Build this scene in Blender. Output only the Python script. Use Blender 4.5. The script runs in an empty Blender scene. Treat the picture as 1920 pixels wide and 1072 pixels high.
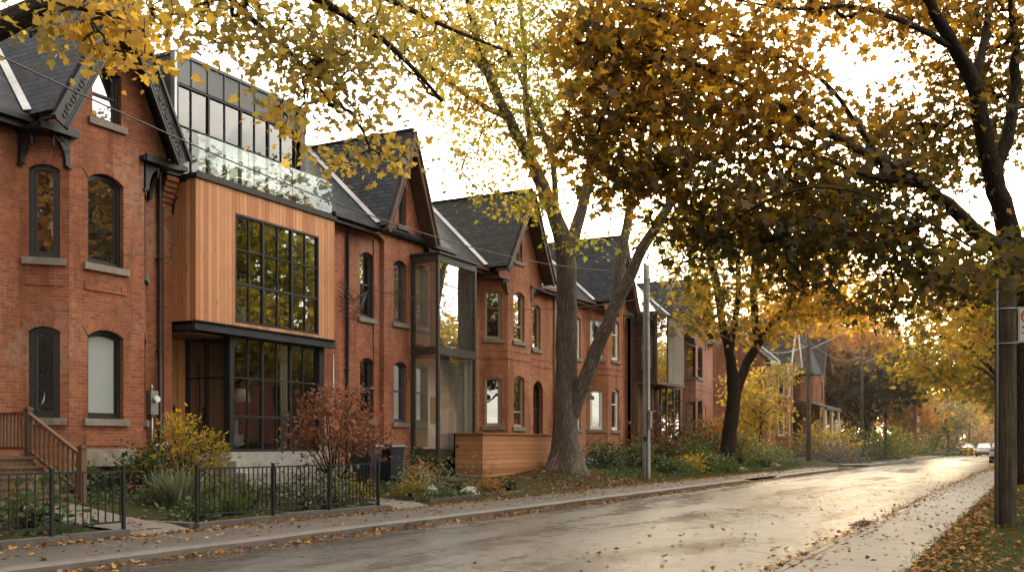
import bpy, math, random
import numpy as np
from mathutils import Vector, Matrix
from mathutils.geometry import tessellate_polygon
random.seed(7); RNG = np.random.default_rng(7)
scene = bpy.context.scene
COL = scene.collection
V = Vector

def W(s, l, z): return V((-l, s, z))

# ------------------------------------------------------------------ materials
MATS = {}
class NT:
    def __init__(self, name):
        self.m = bpy.data.materials.new(name); self.m.use_nodes = True
        self.t = self.m.node_tree; self.t.nodes.clear()
        self.out = self.t.nodes.new('ShaderNodeOutputMaterial')
    def n(self, typ, **kw):
        nd = self.t.nodes.new(typ)
        for k, v in kw.items():
            if k == 'inp':
                for kk, vv in v.items(): nd.inputs[kk].default_value = vv
            else: setattr(nd, k, v)
        return nd
    def l(self, a, b): self.t.links.new(a, b)
    def math(self, op, a, b=None, c=None):
        nd = self.n('ShaderNodeMath', operation=op)
        for i, x in enumerate((a, b, c)):
            if x is None: continue
            if isinstance(x, (int, float)): nd.inputs[i].default_value = x
            else: self.l(x, nd.inputs[i])
        return nd.outputs[0]
    def mix(self, f, a, b, blend='MIX'):
        nd = self.n('ShaderNodeMix', data_type='RGBA', blend_type=blend)
        for s, x in ((nd.inputs[0], f), (nd.inputs[6], a), (nd.inputs[7], b)):
            if isinstance(x, (int, float)): s.default_value = x
            elif isinstance(x, tuple): s.default_value = (x[0], x[1], x[2], 1)
            else: self.l(x, s)
        return nd.outputs[2]
    def uv(self): return self.n('ShaderNodeTexCoord').outputs['UV']
    def obj(self): return self.n('ShaderNodeNewGeometry').outputs['Position']
    def noise(self, vec, scale, detail=4, rough=.55, dist=0):
        nd = self.n('ShaderNodeTexNoise', inp={'Scale': scale, 'Detail': detail, 'Roughness': rough, 'Distortion': dist})
        if vec is not None: self.l(vec, nd.inputs['Vector'])
        return nd.outputs['Fac']
    def scaled(self, vec, s):
        nd = self.n('ShaderNodeMapping'); nd.inputs['Scale'].default_value = s
        self.l(vec, nd.inputs['Vector']); return nd.outputs[0]
    def ramp(self, f, stops):
        nd = self.n('ShaderNodeValToRGB'); e = nd.color_ramp.elements
        while len(e) < len(stops): e.new(.5)
        for x, (p, c) in zip(e, stops):
            x.position = p; x.color = (c[0], c[1], c[2], 1) if isinstance(c, tuple) else (c, c, c, 1)
        self.l(f, nd.inputs[0]); return nd.outputs[0]
    def bump(self, h, strength=.4, dist=.02):
        nd = self.n('ShaderNodeBump', inp={'Strength': strength, 'Distance': dist}); self.l(h, nd.inputs['Height']); return nd.outputs[0]
    def bsdf(self, col, rough=.6, normal=None, spec=None, metal=0, **kw):
        nd = self.n('ShaderNodeBsdfPrincipled')
        for k, x in (('Base Color', col), ('Roughness', rough), ('Metallic', metal)):
            if isinstance(x, (int, float)): nd.inputs[k].default_value = x
            elif isinstance(x, tuple): nd.inputs[k].default_value = (x[0], x[1], x[2], 1)
            else: self.l(x, nd.inputs[k])
        if normal is not None: self.l(normal, nd.inputs['Normal'])
        if spec is not None: nd.inputs['Specular IOR Level'].default_value = spec
        for k, x in kw.items(): nd.inputs[k].default_value = x
        self.l(nd.outputs[0], self.out.inputs[0]); return nd

def brick_mat(name, c1, c2, mort=(.23, .2, .17), stain=.55):
    t = NT(name); uv = t.uv()
    b = t.n('ShaderNodeTexBrick', inp={'Scale': 1.0, 'Mortar Size': .010, 'Mortar Smooth': .3, 'Bias': .05, 'Brick Width': .215, 'Row Height': .075,
            'Color1': (*c1, 1), 'Color2': (*c2, 1), 'Mortar': (*mort, 1)})
    t.l(uv, b.inputs['Vector'])
    p = t.obj()
    n1 = t.noise(p, .6, 5, .6); n2 = t.noise(p, 7, 3, .6); n3 = t.noise(t.scaled(p, (1, 1, .12)), 3.0, 3, .6)
    c = t.mix(t.ramp(n1, [(.3, 0.), (.75, 1.)]), b.outputs['Color'], tuple(x * .45 for x in c1))
    c = t.mix(stain * .8, b.outputs['Color'], c)
    c = t.mix(t.math('MULTIPLY', t.ramp(n2, [(.45, 0.), (.75, 1.)]), .55), c, tuple(x * .6 for x in c2))
    c = t.mix(t.math('MULTIPLY', t.ramp(n3, [(.55, 0.), (.8, 1.)]), .25), c, (.30, .22, .17))
    n4 = t.noise(t.scaled(p, (1, 1, .25)), 1.5, 4, .65, .5); n5 = t.noise(p, .33, 2, .5)
    c = t.mix(t.math('MULTIPLY', t.ramp(n4, [(.46, 0.), (.68, 1.)]), .78), c, tuple(x * .28 for x in c1))
    c = t.mix(t.math('MULTIPLY', t.ramp(t.math('ADD', t.math('MULTIPLY', n5, .6), t.math('MULTIPLY', n2, .4)), [(.56, 0.), (.64, 1.)]), .4), c, (.36, .27, .21))
    c = t.mix(t.math('MULTIPLY', t.ramp(n5, [(.35, 1.), (.5, 0.)]), .35), c, tuple(x * .55 for x in c2))
    h = t.math('SUBTRACT', t.math('MULTIPLY', n2, .5), b.outputs['Fac'])
    t.bsdf(c, .82, t.bump(h, .6, .012), .3)
    return t.m

def plain(name, col, rough=.6, var=.25, scale=6, bump=.15, metal=0, spec=.5, dist=.01):
    t = NT(name); p = t.obj(); n = t.noise(p, scale, 5, .6); n2 = t.noise(p, scale * .13, 3, .5)
    f = t.math('MULTIPLY', t.math('ADD', n, n2), .5)
    c = t.mix(t.ramp(f, [(.35, 0.), (.65, 1.)]), tuple(x * (1 - var) for x in col), tuple(min(1, x * (1 + var)) for x in col))
    r = t.math('ADD', t.math('MULTIPLY', n, .25), rough - .12)
    t.bsdf(c, r, t.bump(n, bump, dist), spec, metal)
    return t.m

def slate_mat(name, col):
    t = NT(name); uv = t.uv()
    b = t.n('ShaderNodeTexBrick', inp={'Scale': 1.0, 'Mortar Size': .012, 'Mortar Smooth': .2, 'Bias': -.1, 'Brick Width': .3, 'Row Height': .16,
            'Color1': (*[x * .65 for x in col], 1), 'Color2': (*[x * 1.45 for x in col], 1), 'Mortar': (*[x * .22 for x in col], 1)})
    t.l(uv, b.inputs['Vector']); p = t.obj()
    n = t.noise(p, .8, 4, .6); n2 = t.noise(p, 9, 3, .6)
    c = t.mix(t.math('MULTIPLY', t.ramp(n, [(.4, 0.), (.7, 1.)]), .4), b.outputs['Color'], tuple(x * .6 for x in col))
    c = t.mix(t.math('MULTIPLY', t.ramp(n2, [(.55, 0.), (.75, 1.)]), .3), c, (.11, .10, .085))
    sv = t.n('ShaderNodeSeparateXYZ'); t.l(uv, sv.inputs[0])
    saw = t.math('FRACT', t.math('DIVIDE', sv.outputs[1], .16))
    h = t.math('SUBTRACT', t.math('MULTIPLY', saw, -.7), b.outputs['Fac'])
    t.bsdf(c, t.math('ADD', t.math('MULTIPLY', n2, .4), .45), t.bump(h, .9, .025), .18)
    return t.m

def board_mat(name, c1, c2, width, axis=0, gap=.07, dark=.25):
    """boards of a given width side by side along UV axis, grain along the other"""
    t = NT(name); uv = t.uv(); sv = t.n('ShaderNodeSeparateXYZ'); t.l(uv, sv.inputs[0])
    u = t.math('DIVIDE', sv.outputs[axis], width); fl = t.math('FLOOR', u); fr = t.math('FRACT', u)
    wn = t.n('ShaderNodeTexWhiteNoise', noise_dimensions='1D'); t.l(fl, wn.inputs['W'])
    grain = t.noise(t.scaled(uv, (60, 2.2, 1) if axis == 0 else (2.2, 60, 1)), 1.0, 5, .65, .6)
    knots = t.noise(t.scaled(uv, (9, 3, 1) if axis == 0 else (3, 9, 1)), 1.0, 2, .5, .3)
    big = t.noise(t.obj(), .7, 3, .6)
    f = t.math('ADD', t.math('MULTIPLY', wn.outputs['Value'], .75), t.math('MULTIPLY', t.math('SUBTRACT', grain, .5), .7))
    c = t.mix(f, c1, c2)
    c = t.mix(t.math('MULTIPLY', t.ramp(knots, [(.66, 0.), (.76, 1.)]), .7), c, tuple(x * .35 for x in c1))
    c = t.mix(t.math('MULTIPLY', t.ramp(big, [(.4, 0.), (.7, 1.)]), .35), c, tuple(x * .6 for x in c1))
    edge = t.math('LESS_THAN', fr, gap)
    c = t.mix(t.math('MULTIPLY', edge, 1 - dark * .4), c, tuple(x * dark for x in c1))
    h = t.math('SUBTRACT', t.math('MULTIPLY', grain, .25), edge)
    t.bsdf(c, .6, t.bump(h, .5, .012), .35)
    return t.m

def glass_mat(name, tint, clear, refl, wav=.03, k=.35):
    """window pane: mirror share grows with grazing angle, the rest is see-through (clear) or a dark room"""
    t = NT(name)
    lw = t.n('ShaderNodeLayerWeight', inp={'Blend': .5}); p = t.obj()
    n = t.noise(p, 1.3, 2, .5)
    bp = t.bump(n, wav, .25)
    g = t.n('ShaderNodeBsdfGlossy', inp={'Color': (.93, .95, .95, 1), 'Roughness': .015}); t.l(bp, g.inputs['Normal'])
    if clear: d = t.n('ShaderNodeBsdfTransparent', inp={'Color': (*tint, 1)})
    else: d = t.n('ShaderNodeBsdfDiffuse', inp={'Color': (*tint, 1)})
    f = t.math('MULTIPLY_ADD', lw.outputs['Facing'], k, refl)
    f = t.math('MINIMUM', f, .95)
    mx = t.n('ShaderNodeMixShader'); t.l(f, mx.inputs[0]); t.l(d.outputs[0], mx.inputs[1]); t.l(g.outputs[0], mx.inputs[2])
    t.l(mx.outputs[0], t.out.inputs[0]); return t.m

def leaf_mat(name, stops, trans=.5, tmul=1.3, rough=.5, gl=.035):
    t = NT(name)
    a = t.n('ShaderNodeAttribute', attribute_name='tint')
    c = t.ramp(a.outputs['Fac'], stops)
    c2 = t.mix(1.0, c, (tmul, tmul * .93, tmul * .7), 'MULTIPLY')
    d = t.n('ShaderNodeBsdfDiffuse'); t.l(c, d.inputs[0])
    tr = t.n('ShaderNodeBsdfTranslucent'); t.l(c2, tr.inputs[0])
    m1 = t.n('ShaderNodeMixShader', inp={0: trans}); t.l(d.outputs[0], m1.inputs[1]); t.l(tr.outputs[0], m1.inputs[2])
    g = t.n('ShaderNodeBsdfGlossy', inp={'Roughness': rough, 'Color': (1, 1, 1, 1)})
    m2 = t.n('ShaderNodeMixShader', inp={0: gl}); t.l(m1.outputs[0], m2.inputs[1]); t.l(g.outputs[0], m2.inputs[2])
    t.l(m2.outputs[0], t.out.inputs[0]); return t.m

def bark_mat(name, c1, c2, sc=1.0):
    t = NT(name); uv = t.uv()
    v = t.n('ShaderNodeTexVoronoi', feature='DISTANCE_TO_EDGE', inp={'Scale': 1.0}); 
    n0 = t.noise(uv, 3, 3, .6)
    w = t.n('ShaderNodeVectorMath', operation='ADD'); t.l(t.scaled(uv, (13 * sc, 2.6 * sc, 1)), w.inputs[0]); 
    cm = t.n('ShaderNodeCombineXYZ'); t.l(t.math('MULTIPLY', n0, 2.2), cm.inputs[0]); t.l(t.math('MULTIPLY', n0, 1.2), cm.inputs[1]); t.l(cm.outputs[0], w.inputs[1])
    t.l(w.outputs[0], v.inputs['Vector'])
    n = t.noise(uv, 16, 4, .7)
    h = t.math('ADD', t.ramp(v.outputs['Distance'], [(0, 0.), (.28, 1.)]), t.math('MULTIPLY', n, .6))
    c = t.mix(t.math('MULTIPLY', h, .65), c2, c1)
    t.bsdf(c, .9, t.bump(h, 1.0, .045), .2)
    return t.m

# ------------------------------------------------------------------ mesh builder
class Fr:
    """wall frame: u runs left to right as seen from outside, o is the outward offset"""
    def __init__(self, s0, l0, s1, l1):
        self.a = W(s0, l0, 0); b = W(s1, l1, 0); d = b - self.a; self.len = d.length
        self.d = d.normalized(); self.n = V((self.d.y, -self.d.x, 0))
    def p(self, u, z, o=0): return self.a + self.d * u + self.n * o + V((0, 0, z))

class MB:
    def __init__(self): self.v = []; self.f = []; self.uv = []; self.mi = []; self.sm = []
    def face(self, pts, uv=None, mi=0, smooth=False):
        i = len(self.v); self.v += [tuple(p) for p in pts]; self.f.append(list(range(i, i + len(pts)))); self.uv.append(uv); self.mi.append(mi); self.sm.append(smooth)
    def hexa(self, q, mi=0):
        """q: 8 points, bottom ring 0-3 then top ring 4-7"""
        c = sum((V(p) for p in q), V()) / 8
        for a in ((0, 1, 2, 3), (4, 5, 6, 7), (0, 1, 5, 4), (1, 2, 6, 5), (2, 3, 7, 6), (3, 0, 4, 7)):
            P = [V(q[k]) for k in a]; n = (P[1] - P[0]).cross(P[2] - P[0]); m = sum(P, V()) / 4
            if n.dot(m - c) < 0: P.reverse()
            self.face(P, None, mi)
    def fbox(self, fr, u0, u1, z0, z1, o0, o1, mi=0):
        self.hexa([fr.p(u0, z0, o0), fr.p(u1, z0, o0), fr.p(u1, z0, o1), fr.p(u0, z0, o1), fr.p(u0, z1, o0), fr.p(u1, z1, o0), fr.p(u1, z1, o1), fr.p(u0, z1, o1)], mi)
    def box(self, s0, s1, l0, l1, z0, z1, mi=0):
        self.hexa([W(s0, l0, z0), W(s1, l0, z0), W(s1, l1, z0), W(s0, l1, z0), W(s0, l0, z1), W(s1, l0, z1), W(s1, l1, z1), W(s0, l1, z1)], mi)
    def bar(self, a, b, w, h, up=(0, 0, 1), mi=0):
        a = V(a); b = V(b); d = (b - a).normalized(); x = d.cross(V(up))
        if x.length < 1e-4: x = d.cross(V((1, 0, 0)))
        x.normalize(); y = x.cross(d); x *= w / 2; y *= h / 2
        self.hexa([a - x - y, a + x - y, b + x - y, b - x - y, a - x + y, a + x + y, b + x + y, b - x + y], mi)
    def slab(self, quad, t, mi=0):
        P = [V(p) for p in quad]; n = (P[1] - P[0]).cross(P[2] - P[0]).normalized()
        if n.z < 0: n = -n
        self.poly(P, n, t, mi)
    def poly(self, P, n, t, mi=0):
        """a flat polygon P with thickness t behind it (against n)"""
        n = V(n).normalized(); P = [V(p) for p in P]
        nn = V()
        for i in range(len(P)): nn += P[i].cross(P[(i + 1) % len(P)])
        if nn.dot(n) < 0: P.reverse()
        B = [p - n * t for p in P]
        self.face(P, None, mi); self.face(B[::-1], None, mi)
        for i in range(len(P)):
            j = (i + 1) % len(P); self.face([P[j], P[i], B[i], B[j]], None, mi)
    def tess(self, fr, outer, holes, o=0, reveal=.2, mi=0, back=None):
        loops = [[V((u, z, 0)) for u, z in lp] for lp in [outer] + holes]
        flat = [p for lp in loops for p in lp]
        for tri in tessellate_polygon(loops):
            q = [flat[k] for k in tri]
            if (q[1] - q[0]).cross(q[2] - q[0]).z < 0: q.reverse()
            self.face([fr.p(p.x, p.y, o) for p in q], None, mi)
            if back is not None: self.face([fr.p(p.x, p.y, o - back) for p in q[::-1]], None, mi)
        for lp in holes:
            c = V((sum(p[0] for p in lp) / len(lp), sum(p[1] for p in lp) / len(lp)))
            for i in range(len(lp)):
                a = lp[i]; b = lp[(i + 1) % len(lp)]
                q = [fr.p(*a, o), fr.p(*b, o), fr.p(*b, o - reveal), fr.p(*a, o - reveal)]
                n = (q[1] - q[0]).cross(q[2] - q[0]); m = fr.d * (c.x - (a[0] + b[0]) / 2) + V((0, 0, c.y - (a[1] + b[1]) / 2))
                if n.dot(m) < 0: q.reverse()
                self.face(q, None, mi)
        if back is not None:
            for i in range(len(outer)):
                a = outer[i]; b = outer[(i + 1) % len(outer)]
                self.face([fr.p(*b, o), fr.p(*a, o), fr.p(*a, o - back), fr.p(*b, o - back)], None, mi)
    def ring(self, fr, po, pi, o0, o1, mi=0):
        n = len(po)
        for i in range(n):
            j = (i + 1) % n
            for a, b, flip in (((po[i], po[j], pi[j], pi[i]), o1, 0), ((po[i], po[j], pi[j], pi[i]), o0, 1)):
                q = [fr.p(x[0], x[1], b) for x in a]
                if flip: q.reverse()
                self.face(q, None, mi)
            self.face([fr.p(*pi[i], o1), fr.p(*pi[j], o1), fr.p(*pi[j], o0), fr.p(*pi[i], o0)], None, mi)
            self.face([fr.p(*po[j], o1), fr.p(*po[i], o1), fr.p(*po[i], o0), fr.p(*po[j], o0)], None, mi)
    def tube(self, pts, rad, n=8, mi=0, cap=True, wob=0, smooth=True, flare=None):
        pts = [V(p) for p in pts]
        if isinstance(rad, (int, float)): rad = [rad] * len(pts)
        rings = []; prev = None; L = 0; i0 = len(self.v)
        for i, p in enumerate(pts):
            d = (pts[min(i + 1, len(pts) - 1)] - pts[max(i - 1, 0)]).normalized()
            if prev is None:
                x = d.cross(V((0, 0, 1)));  x = d.cross(V((1, 0, 0))) if x.length < .1 else x
            else: x = prev - d * prev.dot(d)
            x.normalize(); prev = x; y = d.cross(x)
            if i: L += (p - pts[i - 1]).length
            r = rad[i]; rg = []
            for k in range(n):
                a = 2 * math.pi * k / n; rr = r * (1 + (wob * (math.sin(a * 3 + L * 1.3) * .5 + math.sin(a * 5 - L * 2.1 + 1) * .35 + random.uniform(-.35, .35)) if wob else 0))
                if flare and i < len(flare): rr *= 1 + flare[i] * (.5 + .5 * math.sin(a * 5 + .7))
                rg.append(len(self.v)); self.v.append(tuple(p + x * math.cos(a) * rr + y * math.sin(a) * rr))
            rings.append((rg, L, r))
        for (r0, L0, q0), (r1, L1, q1) in zip(rings, rings[1:]):
            c0 = 2 * math.pi * max(rad)
            for k in range(n):
                j = (k + 1) % n
                self.f.append([r0[k], r0[j], r1[j], r1[k]]); self.mi.append(mi); self.sm.append(smooth)
                self.uv.append([(c0 * k / n, L0), (c0 * (k + 1) / n, L0), (c0 * (k + 1) / n, L1), (c0 * k / n, L1)])
        if cap:
            self.f.append(rings[0][0][::-1]); self.uv.append(None); self.mi.append(mi); self.sm.append(False)
            self.f.append(list(rings[-1][0])); self.uv.append(None); self.mi.append(mi); self.sm.append(False)
    def lathe(self, base, prof, n=16, mi=0, smooth=True):
        base = V(base); rg = []
        for r, z in prof: 
            rg.append([len(self.v) + k for k in range(n)])
            for k in range(n): self.v.append(tuple(base + V((r * math.cos(2 * math.pi * k / n), r * math.sin(2 * math.pi * k / n), z))))
        for a, b in zip(rg, rg[1:]):
            for k in range(n):
                j = (k + 1) % n; self.f.append([a[k], a[j], b[j], b[k]]); self.uv.append(None); self.mi.append(mi); self.sm.append(smooth)
        self.f.append(rg[0][::-1]); self.uv.append(None); self.mi.append(mi); self.sm.append(False)
        self.f.append(rg[-1][:]); self.uv.append(None); self.mi.append(mi); self.sm.append(False)
    def build(self, name, mat, parent=None, bevel=0):
        me = bpy.data.meshes.new(name); me.from_pydata(self.v, [], self.f); me.update()
        for m in (mat if isinstance(mat, (list, tuple)) else [mat]): me.materials.append(m)
        uvl = me.uv_layers.new(name='UVMap'); arr = np.zeros((len(me.loops), 2), np.float32); k = 0
        for f, uv in zip(self.f, self.uv):
            if uv is None:
                P = [V(self.v[i]) for i in f]; n = V()
                for i in range(len(P)): n += (P[i] - P[0]).cross(P[(i + 1) % len(P)] - P[0])
                n = n.normalized() if n.length > 1e-12 else V((0, 0, 1))
                if abs(n.z) < .95: tx = V((-n.y, n.x, 0)).normalized(); ty = n.cross(tx)
                else: tx = V((0, 1, 0)); ty = V((1, 0, 0))
                uv = [(p.dot(tx), p.dot(ty)) for p in P]
            for q in uv: arr[k] = q; k += 1
        uvl.data.foreach_set('uv', arr.ravel())
        me.polygons.foreach_set('material_index', self.mi); me.polygons.foreach_set('use_smooth', self.sm)
        o = bpy.data.objects.new(name, me); COL.objects.link(o)
        if parent is not None: put(o, parent)
        if bevel:
            md = o.modifiers.new('bevel', 'BEVEL'); md.width = bevel; md.segments = 2; md.limit_method = 'ANGLE'
        return o

def put(o, parent):
    o.parent = parent
    if parent.parent is None and parent.type == 'EMPTY': o.matrix_parent_inverse = Matrix.LocRotScale(parent.location, parent.rotation_euler, parent.scale).inverted()
    return o
def tag(o, label=None, cat=None, group=None, kind=None):
    if label: o['label'] = label
    if cat: o['category'] = cat
    if group: o['group'] = group
    if kind: o['kind'] = kind
    return o
def thing(name, label, cat, loc, group=None):
    o = bpy.data.objects.new(name, None); COL.objects.link(o); o.location = loc; o.empty_display_size = .2
    return tag(o, label, cat, group)
def dup(root, loc, rotz=0, sc=1, label=None, mats=None):
    r = root.copy(); COL.objects.link(r); r.location = loc; r.rotation_euler = (0, 0, rotz)
    r.scale = (sc, sc, sc) if isinstance(sc, (int, float)) else sc
    if label: r['label'] = label
    for ch in list(root.children):
        c = ch.copy(); COL.objects.link(c); c.parent = r; c.matrix_parent_inverse = ch.matrix_parent_inverse.copy()
        if mats and ch.name.split('.')[0] in mats:
            c.data = ch.data.copy(); c.data.materials[0] = mats[ch.name.split('.')[0]]
        for g in list(ch.children):
            d = g.copy(); COL.objects.link(d); d.parent = c; d.matrix_parent_inverse = g.matrix_parent_inverse.copy()
    return r

# ------------------------------------------------------------------ leaves
MAPLE = np.array([(0, 0), (-.06, .16), (-.02, .36), (.16, .27), (.40, .50), (.47, .22), (.62, .24), (1, 0), (.62, -.24), (.47, -.22), (.40, -.50), (.16, -.27), (-.02, -.36), (-.06, -.16)], float)
MAPLE_LO = np.array([(0, 0), (-.04, .34), (.2, .25), (.45, .48), (.55, .18), (1, 0), (.55, -.18), (.45, -.48), (.2, -.25), (-.04, -.34)], float)
OVAL = np.array([(0, 0), (.3, .22), (.7, .2), (1, 0), (.7, -.2), (.3, -.22)], float)
def leaf_mesh(name, P, N, D, size, tint, mat, parent, shape=MAPLE_LO, center=(.32, 0), fold=.25, droop=.25):
    """many small leaves as one crown mesh; P positions, N blade normals, D tip directions"""
    n = len(P); k = len(shape)
    D = D - N * (D * N).sum(1, keepdims=True); D /= np.linalg.norm(D, axis=1, keepdims=True) + 1e-9
    S = np.cross(N, D)
    sh = np.vstack([shape, [center]]); x = sh[:, 0]; y = sh[:, 1]
    z = fold * np.abs(y) - droop * x * x
    fo = RNG.uniform(-1, 1.2, (n, 1))
    co = P[:, None, :] + size[:, None, None] * (D[:, None, :] * x[None, :, None] + S[:, None, :] * y[None, :, None] + N[:, None, :] * (z[None, :] * fo)[:, :, None])
    co = co.reshape(-1, 3)
    base = (np.arange(n) * (k + 1))[:, None, None]
    tri = np.array([(i, (i + 1) % k, k) for i in range(k)])[None] + base
    tri = tri.reshape(-1, 3)
    me = bpy.data.meshes.new(name); me.vertices.add(len(co)); me.vertices.foreach_set('co', co.astype(np.float32).ravel())
    me.loops.add(tri.size); me.loops.foreach_set('vertex_index', tri.astype(np.int32).ravel())
    me.polygons.add(len(tri)); me.polygons.foreach_set('loop_start', (np.arange(len(tri)) * 3).astype(np.int32)); me.polygons.foreach_set('loop_total', np.full(len(tri), 3, np.int32))
    at = me.attributes.new('tint', 'FLOAT', 'POINT'); at.data.foreach_set('value', np.repeat(np.clip(tint, 0, 1), k + 1).astype(np.float32))
    me.update(calc_edges=True); me.validate(); me.materials.append(mat)
    o = bpy.data.objects.new(name, me); COL.objects.link(o)
    if parent is not None: put(o, parent)
    return o

def unit(a): return a / (np.linalg.norm(a, axis=-1, keepdims=True) + 1e-9)
def resample(pts, step):
    out = []
    for a, b in zip(pts, pts[1:]):
        a = np.array(a); b = np.array(b); m = max(1, int(np.linalg.norm((b - a)[:3]) / step))
        for i in range(m): out.append(a + (b - a) * i / m)
    out.append(np.array(pts[-1])); return np.array(out)
def smooth_pts(a, it=2):
    a = a.copy()
    for _ in range(it): a[1:-1] = a[1:-1] * .5 + (a[:-2] + a[2:]) * .25
    return a

def tree(name, label, cat, limbs, blobs, leaf, per, barkm, leafm, group=None, shape=MAPLE_LO, spread=.42, flat=.45, nside=12, tw=.011, flare=None, updir=.6, seg=.35, wob=.10, maxr=99):
    base = V(limbs[0][0][:3]); root = thing(name, label, cat, base, group)
    mb = MB(); sk = []
    for i, lb in enumerate(limbs):
        q = smooth_pts(resample(lb, seg), 2); q[1:-1, :3] += RNG.normal(0, .02, (len(q) - 2, 3)) * np.minimum(1, q[1:-1, 3:4] * 8)
        mb.tube(q[:, :3], list(q[:, 3]), nside if q[0, 3] > .1 else 7, wob=wob if q[0, 3] > .1 else 0, flare=flare if i == 0 else None)
        sk.append(q)
    sk = np.vstack(sk); sk = sk[sk[:, 3] < maxr]
    # cluster centres in the blobs
    C = []; T = []; 
    for (x, y, z, rx, ry, rd, n, t) in blobs:
        n = int(n); q = unit(RNG.normal(size=(n, 3))) * (RNG.uniform(0, 1, (n, 1)) ** (1 / 2.4))
        view = unit(np.array([x, y, 0.])); side = np.array([-view[1], view[0], 0])
        C.append(np.array([x, y, z]) + side * q[:, :1] * rx + np.array([0, 0, 1.]) * q[:, 1:2] * ry + view * q[:, 2:3] * rd)
        T.append(np.full(n, t))
    C = np.vstack(C); T = np.concatenate(T)
    # join every cluster to the nearest piece of wood, closest first
    nodes = sk[:, :3].copy(); nrad = sk[:, 3].copy(); dist = np.empty(len(C)); near = np.empty(len(C), int)
    for i, c in enumerate(C):
        d = ((nodes - c) ** 2).sum(1); near[i] = d.argmin(); dist[i] = d[near[i]]
    done = np.zeros(len(C), bool); twigs = []
    par = {}; kids = {}
    nodes = list(nodes); owner = [-1] * len(nodes)
    for _ in range(len(C)):
        i = int(np.where(done, 1e9, dist).argmin()); done[i] = True
        a = np.array(nodes[near[i]]); b = C[i]; par[i] = owner[near[i]]
        m = max(2, int(np.linalg.norm(b - a) / .4)); off = RNG.normal(0, .09, 3) * np.linalg.norm(b - a)
        ts = np.linspace(0, 1, m + 1)[:, None]
        path = a + (b - a) * ts + off * np.sin(ts * math.pi) + np.array([0, 0, .10 * np.linalg.norm(b - a)]) * np.sin(ts * math.pi)
        twigs.append((i, path))
        for p in path[1:]:
            nodes.append(p); owner.append(i); d = ((C - p) ** 2).sum(1); up = d < dist
            near[up] = len(nodes) - 1; dist[up] = d[up]
    cnt = np.ones(len(C))
    for i, _ in reversed(twigs):
        if par[i] >= 0: cnt[par[i]] += cnt[i]
    for i, path in twigs:
        r = tw * cnt[i] ** .42
        mb.tube(path, list(np.linspace(r, max(.004, r * .6), len(path))), 5, cap=False)
    mb.build('trunk', barkm, root)
    # leaves: sprays around each cluster and along its twig
    P = []; D = []; tt = []
    for i, path in twigs:
        m = RNG.poisson(per)
        if m == 0: continue
        c = C[i]; ax = unit(path[-1] - path[0]); q = RNG.normal(size=(m, 3)) * np.array([spread, spread, spread * flat])
        pos = c + q + ax * RNG.uniform(-.7, .3, (m, 1)) * spread
        P.append(pos); D.append(unit(q * np.array([1, 1, .4]) + ax * .25 + np.array([0, 0, -.25]) * spread + RNG.normal(0, .18, (m, 3)))); 
        tt.append(T[i] + RNG.normal(0, .08) + RNG.normal(0, .10, m))
    P = np.vstack(P); D = np.vstack(D); tt = np.concatenate(tt)
    N = unit(RNG.normal(size=(len(P), 3)) * .75 + np.array([0, 0, updir]))
    leaf_mesh('crown', P, N, D, leaf * RNG.uniform(.45, 1.3, len(P)), tt, leafm, root, shape)
    return root

RT_LIMBS = [
  [(-0.49, 30.3, 0.54, 0.42), (-0.51, 30.29, 2.64, 0.36), (-0.55, 29.81, 4.91, 0.33), (-0.62, 29.44, 6.28, 0.31), (-0.7, 29.06, 7.2, 0.29), (-1.07, 28.41, 8.48, 0.24), (-1.31, 27.83, 9.59, 0.21), (-1.44, 27.53, 10.73, 0.19), (-1.86, 26.86, 11.38, 0.16), (-2.29, 26.18, 12.13, 0.13), (-2.82, 25.45, 13.35, 0.09)],
  [(-0.67, 29.3, 6.68, 0.24), (-1.2, 28.11, 6.73, 0.2), (-1.85, 26.64, 7.31, 0.16), (-2.46, 25.41, 7.76, 0.13), (-3.24, 24.09, 8.1, 0.1), (-4.25, 22.54, 8.49, 0.07), (-5.27, 20.98, 8.99, 0.05), (-5.96, 19.82, 9.23, 0.04), (-6.83, 18.45, 9.4, 0.025)],
  [(-1.07, 28.41, 8.48, 0.18), (-0.61, 28.88, 10.06, 0.15), (-0.55, 29.14, 11.79, 0.12), (-0.74, 29.04, 14.02, 0.08)],
  [(-1.44, 27.53, 10.73, 0.11), (-1.2, 28.11, 12.1, 0.09), (-1.07, 28.41, 13.83, 0.06)],
  [(-1.86, 26.86, 11.38, 0.09), (-2.82, 25.45, 11.7, 0.07), (-3.81, 24.01, 11.73, 0.05), (-4.89, 22.31, 11.17, 0.035), (-5.66, 20.77, 10.96, 0.02)],
  [(-2.46, 25.41, 7.76, 0.08), (-3.51, 23.6, 7.65, 0.06), (-4.56, 21.81, 7.98, 0.045), (-5.46, 20.42, 7.75, 0.03), (-6.25, 19.33, 7.19, 0.02)],
  [(-1.85, 26.64, 7.31, 0.08), (-2.77, 25.02, 6.64, 0.06), (-3.92, 23.27, 6.3, 0.04), (-4.91, 21.85, 6.25, 0.025)],
  [(-3.24, 24.09, 8.1, 0.06), (-4.13, 23.16, 9.66, 0.05), (-5.21, 21.68, 10.18, 0.035), (-6.34, 19.96, 10.34, 0.025), (-7.29, 18.77, 10.41, 0.02)],
]
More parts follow.
